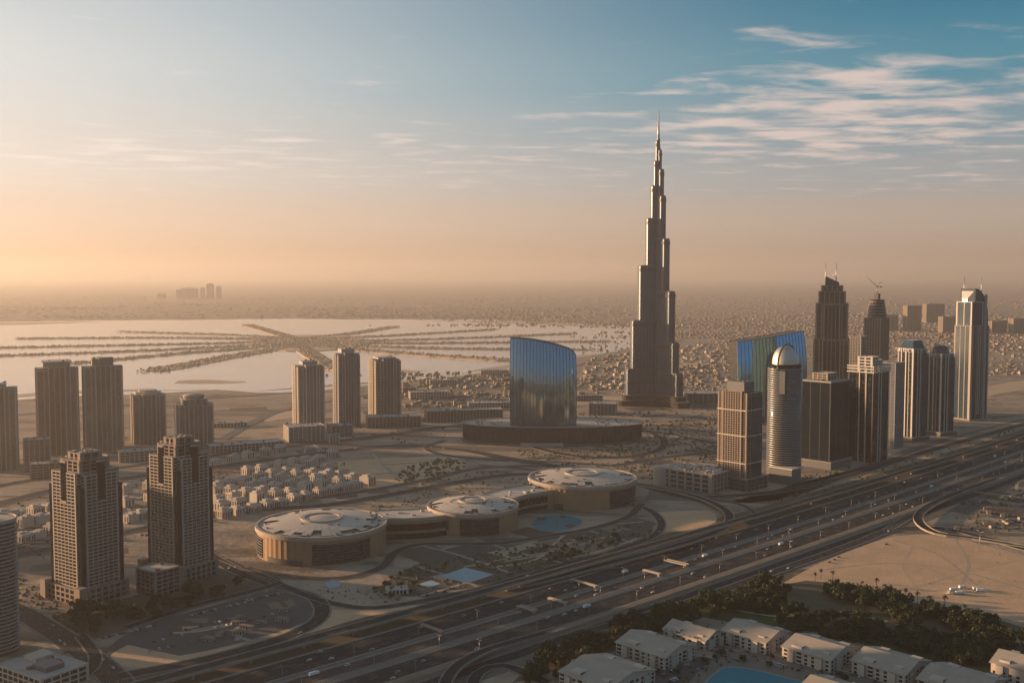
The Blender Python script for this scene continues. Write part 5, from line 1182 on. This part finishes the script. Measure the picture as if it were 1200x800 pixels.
# ------------------------------------------------------------------ vehicles
def car_mesh(paint, kind):
    b = MB()
    if kind == 'truck':
        b.box(-5, 2.6, -1.25, 1.25, 1.0, 3.6); b.box(2.9, 5, -1.2, 1.2, .6, 2.9); b.box(4.6, 5.04, -1.05, 1.05, 1.8, 2.6, 1); b.box(-5, 2.9, -1.1, 1.1, .6, 1.02, 2); xs_ = (-4, -2.8, 3.9)
    else:
        L, hh = (2.35, 1.0) if kind == 'car' else (2.5, 1.25)
        b.prism([(-L, -.9), (L, -.9), (L, .9), (-L, .9)], .35, .98, 0, top=[(-L + .1, -.86), (L - .15, -.86), (L - .15, .86), (-L + .1, .86)])
        b.prism([(-L + .35, -.82), (L - 1.5, -.82), (L - 1.5, .82), (-L + .35, .82)], .97, .97 + hh * .62, 1, top=[(-L + .9, -.68), (L - 2.2, -.68), (L - 2.2, .68), (-L + .9, .68)], mtop=0); xs_ = (-1.45, 1.45)
    for x in xs_:
        for y in (-.9, .9): b.tube((x, y - .12, .36), (x, y + .12, .36), .36, .36, 10, 2)
    return b.mesh('car' if kind != 'truck' else 'truck', [M[paint], M['glass'], M['rubber']])
CM = {(p, k): car_mesh(p, k) for p in ('car_white', 'car_silver', 'car_dark', 'car_red', 'car_sand', 'car_blue') for k in ('car', 'suv')}
CM[('car_white', 'truck')] = car_mesh('car_white', 'truck'); CM[('car_sand', 'truck')] = car_mesh('car_sand', 'truck')
def car(q, an, paint, kind, where):
    nm = 'truck' if kind == 'truck' else 'car'; o = bpy.data.objects.new(nm, CM[(paint, kind)]); C.objects.link(o); col = {'car_white': 'white', 'car_silver': 'silver', 'car_dark': 'dark', 'car_red': 'red', 'car_sand': 'beige', 'car_blue': 'blue'}[paint]
    lab = f'{col} {"tall car" if kind == "suv" else nm} {where}'; tag(o, lab, nm, lab.replace('truck', 'trucks').replace('car ', 'cars ')); o.location = q; o.rotation_euler = (0, 0, an); return o
SEEN = [(350, 776, 'car_white'), (365, 767, 'car_white'), (410, 777, 'car_white'), (486, 776, 'car_silver'), (579, 709, 'car_white'), (560, 758, 'car_white'), (549, 747, 'car_silver'), (640, 690, 'car_silver'), (672, 715, 'car_white'), (630, 727, 'car_white'), (771, 674, 'car_white'), (738, 689, 'car_white'), (696, 699, 'car_white'), (675, 696, 'car_silver'), (712, 667, 'car_silver'), (925, 619, 'car_white'), (972, 602, 'car_white'), (982, 609, 'car_white'), (920, 627, 'car_silver'), (1030, 604, 'car_white'), (1063, 590, 'car_white'), (1036, 588, 'car_silver'), (1100, 574, 'car_white')]
WT = ['car_white'] * 5 + ['car_silver'] * 3 + ['car_dark'] * 3 + ['car_red', 'car_sand', 'car_blue']
LANES = [(d_, 'far', .30) for d_ in (9.2, 13.6, 17.9, 22.1, 26.4, 30.7)] + [(d_, 'mid', .28) for d_ in (44, 48, 52.5)] + [(d_, 'near', .32) for d_ in (67, 70.6, 74.2, 77.8, 81.4, 85)]
def on_hw(i, f, d_):
    d_ *= HWS
    a, c = VL[i], VL[i + 1]; t = (c - a).normalized(); p = a + (c - a) * f; return Vector((p.x + t.y * d_, p.y - t.x * d_, 0)), math.atan2(t.y, t.x)
taken = []
for (px, py, pt) in SEEN:
    q = G(px, py, .9); i = min(range(len(VL) - 1), key=lambda k: (VL[k] - q).length - 0 if False else abs((VL[k + 1] - VL[k]).normalized().dot(Vector((q.x, q.y, 0)) - VL[k]))); t = (VL[i + 1] - VL[i]).normalized(); dd = (q - VL[i]).dot(Vector((t.y, -t.x, 0)))
    ln = min(LANES, key=lambda l: abs(l[0] * HWS - dd)); p, an = on_hw(i, .3, ln[0]); car(Vector((p.x, p.y, ln[2] + .01)), an, pt, rnd.choice(('car', 'suv')), {'far': 'on the far carriageway of the highway', 'mid': 'on the middle carriageway of the highway', 'near': 'on the near carriageway of the highway'}[ln[1]]); taken.append(p)
for _ in range(170):
    i = rnd.randrange(8, 150); ln = rnd.choice(LANES); p, an = on_hw(i, rnd.random(), ln[0])
    if any((p - u).length < 11 for u in taken): continue
    taken.append(p); kd = 'truck' if rnd.random() < .08 else rnd.choice(('car', 'suv')); car(Vector((p.x, p.y, ln[2] + .01)), an, 'car_white' if kd == 'truck' else rnd.choice(WT), kd, {'far': 'on the far carriageway of the highway', 'mid': 'on the middle carriageway of the highway', 'near': 'on the near carriageway of the highway'}[ln[1]])
for k, wh, n in ((0, 'on the road past the left edge towers', 7), (1, 'on the loop road by the parking ground', 5), (2, 'on the road between the mall and the viaduct', 7), (6, 'on the wide road behind the town houses', 12), (9, 'on the road before the lagoon towers', 6), (13, 'on the service road beside the sand lot', 6)):
    ln = RL[k]; z = .30 + .035 * k
    for j in range(n):
        i = rnd.randrange(4, len(ln) - 4); t = ln[i + 1] - ln[i - 1]; o_ = rnd.choice((-1, 1)) * roads[k][2] * .32; an = math.atan2(t.y, t.x); p = ln[i] + Vector((math.sin(an), -math.cos(an), 0)) * o_
        if any((p - u).length < 8 for u in taken): continue
        taken.append(p); car(Vector((p.x, p.y, z + .01)), an, rnd.choice(WT), 'car', wh)
def row(x0, y0, x1, y1, n, where, turn=90, z=.16, fill=.75):
    A, B = G(x0, y0), G(x1, y1); an = math.atan2(B.y - A.y, B.x - A.x) + R(turn)
    for k in range(n):
        if rnd.random() > fill: continue
        p = A + (B - A) * (k / (n - 1)); car(Vector((p.x, p.y, z)), an + R(rnd.uniform(-4, 4)), rnd.choice(WT), rnd.choice(('car', 'suv')), where)
row(120, 748, 180, 733, 16, 'parked along the row in front of the twin towers'); row(225, 721, 300, 703, 18, 'parked along the row in front of the twin towers'); row(285, 704, 335, 694, 12, 'parked in the back row of the parking ground')
row(255, 735, 335, 716, 16, 'parked in the middle of the parking ground'); row(180, 752, 262, 733, 16, 'parked in the middle of the parking ground', fill=.6); row(170, 764, 250, 747, 16, 'parked at the front of the parking ground', fill=.5); row(200, 742, 285, 722, 16, 'parked in the middle of the parking ground', fill=.5); row(900, 775, 955, 791, 16, 'parked beside the teal pool'); row(775, 792, 812, 776, 12, 'parked between the apartment blocks'); row(1000, 790, 1030, 800, 8, 'parked below the right apartment blocks'); row(780, 800, 822, 783, 12, 'parked between the apartment blocks')
row(690, 505, 800, 517, 30, 'parked on the ground below the tallest tower', z=.05, fill=.6); row(720, 518, 800, 525, 24, 'parked on the ground below the tallest tower', z=.05, fill=.6)
for (x, y, a) in ((1118, 692, 10), (1128, 689, 20), (1145, 691, 5), (1150, 693, -10), (1112, 695, 60), (1125, 696, 0)): car(G(x, y) + Vector((0, 0, .23)), R(a), 'car_white', 'truck', 'parked on the open sand lot')
for (x, y, a) in ((978, 656, 40), (983, 653, 40), (972, 659, 40), (1039, 638, 10)): car(G(x, y) + Vector((0, 0, .23)), R(a), 'car_dark', 'suv', 'parked at the far edge of the sand lot')

# site cabins in the yards
def cabin_mesh():
    b = MB(); b.box(-6, 6, -1.6, 1.6, .2, 3.0); b.box(-6.2, 6.2, -1.8, 1.8, 3.02, 3.3, 1)
    for x in (-4, -1, 4): b.box(x - .7, x + .7, -1.66, -1.5, 1.2, 2.3, 2)
    b.box(1, 2.1, -1.66, -1.5, .25, 2.4, 2); return b.mesh('site_cabin', [M['beige'], M['plot_c'], M['glass']])
cm = cabin_mesh()
for px, n, lab in ((((225, 752), (240, 735), (300, 712), (345, 708), (345, 728), (270, 748)), 9, 'site cabin on the parking ground in the left foreground'), (((1115, 622), (1130, 592), (1200, 572), (1235, 600), (1200, 620)), 22, 'site cabin in the cluttered yard at the right edge'), (((1075, 778), (1095, 774), (1125, 790), (1100, 798)), 5, 'site cabin beside the right-hand apartment blocks'), (((440, 697), (500, 690), (490, 699), (450, 704)), 3, 'pale hut by the mall forecourt')):
    for q in scatter(px, n):
        o = bpy.data.objects.new('site_cabin', cm); C.objects.link(o); tag(o, lab, 'cabin', lab.replace('cabin', 'cabins').replace('hut', 'huts')); o.location = q + Vector((0, 0, .1)); o.rotation_euler = (0, 0, R(rnd.choice((-20, 70, 20)))); o.scale = (rnd.uniform(.8, 1.3), rnd.uniform(1, 2.2), rnd.uniform(.9, 1.4))
p = G(466, 697); lowrise('low_building', 'small pale flat building by the mall forecourt', 'building', 466, 697, 24, 14, 6, R(12), 'cream', 'glass', 5, 3, pl_n=3)

# low beams bridging the sunken middle carriageway
def gantry(px, py, L, an, label, sign):
    p = G(px, py); t = thing('crossing_beam', label, 'beam', (p.x, p.y, 0), an, 'beams bridging the middle carriageway')
    for x in (0, L): b = MB(); b.box(x - 1.4, x + 1.4, -1.6, 1.6, .1, 2.6); obj('abutment', b, M['concrete'], t)
    w_ = 3.4 if sign else 1.7; b = MB(); b.box(-1.8, L + 1.8, -w_, w_, 2.62, 3.5); obj('slab', b, M['concrete'], t)
    for y in (-1, 1): b = MB(); b.box(-1.7, L + 1.7, y * w_ - .25 * y - .2, y * w_ - .25 * y + .2, 3.52, 4.5); obj('parapet', b, M['beige'], t)
for (px, py, L, lab, sg) in ((495, 735, 30, 'thin beam over the middle carriageway, leftmost of the crossing beams', 0), (609, 713, 22, 'thick pale beam over the middle carriageway, nearest the slip ramp', 1), (644, 704, 24, 'short beam just right of the nearest thick one on the highway', 0), (670, 682, 36, 'long thin beam across the middle of the highway', 0), (755, 671, 22, 'short thin beam just left of the furthest thick one', 0), (781, 659, 30, 'thick pale beam furthest along the highway', 1)): gantry(px, py, L, R(-45), lab, sg)
# street lamps on the medians
def lamp_proto():
    t = thing('street_lamp', 'x', 'street lamp'); b = MB(); b.tube((0, 0, 0), (0, 0, 13), .22, .13, 6); obj('pole', b, M['metal'], t)
    for s_ in (-1, 1): b = MB(); b.tube((0, 0, 13), (0, s_ * 2.8, 13.6), .1, .08, 5); a = obj('arm', b, M['metal'], t); b = MB(); b.box(-.25, .25, s_ * 2.8 - .6, s_ * 2.8 + .6, 13.5, 13.75); obj('lamp_head', b, M['concrete'], a)
    return t
lp = None
for d_, wh in ((37.3, 'on the far median of the highway'), (61.5, 'on the near median of the highway'), (89, 'on the near shoulder of the highway')):
    for i in range(10 + (int(d_) % 3), 150, 4):
        q, an = on_hw(i, 0, d_); q.z = .1; lab = 'tall double-armed street lamp ' + wh
        if lp is None: lp = lamp_proto(); lp.location = q; lp.rotation_euler = (0, 0, an); lp['label'] = lab; lp['group'] = lab
        else: dup(lp, q, an, None, lab, lab)
for (x, y) in ((1148, 645),): q = G(x, y); o = dup(lp, (q.x, q.y, .2), R(20), 1.9, 'very tall lone lamp mast standing on the far side of the sand lot', None)
if 'group' in o: del o['group']
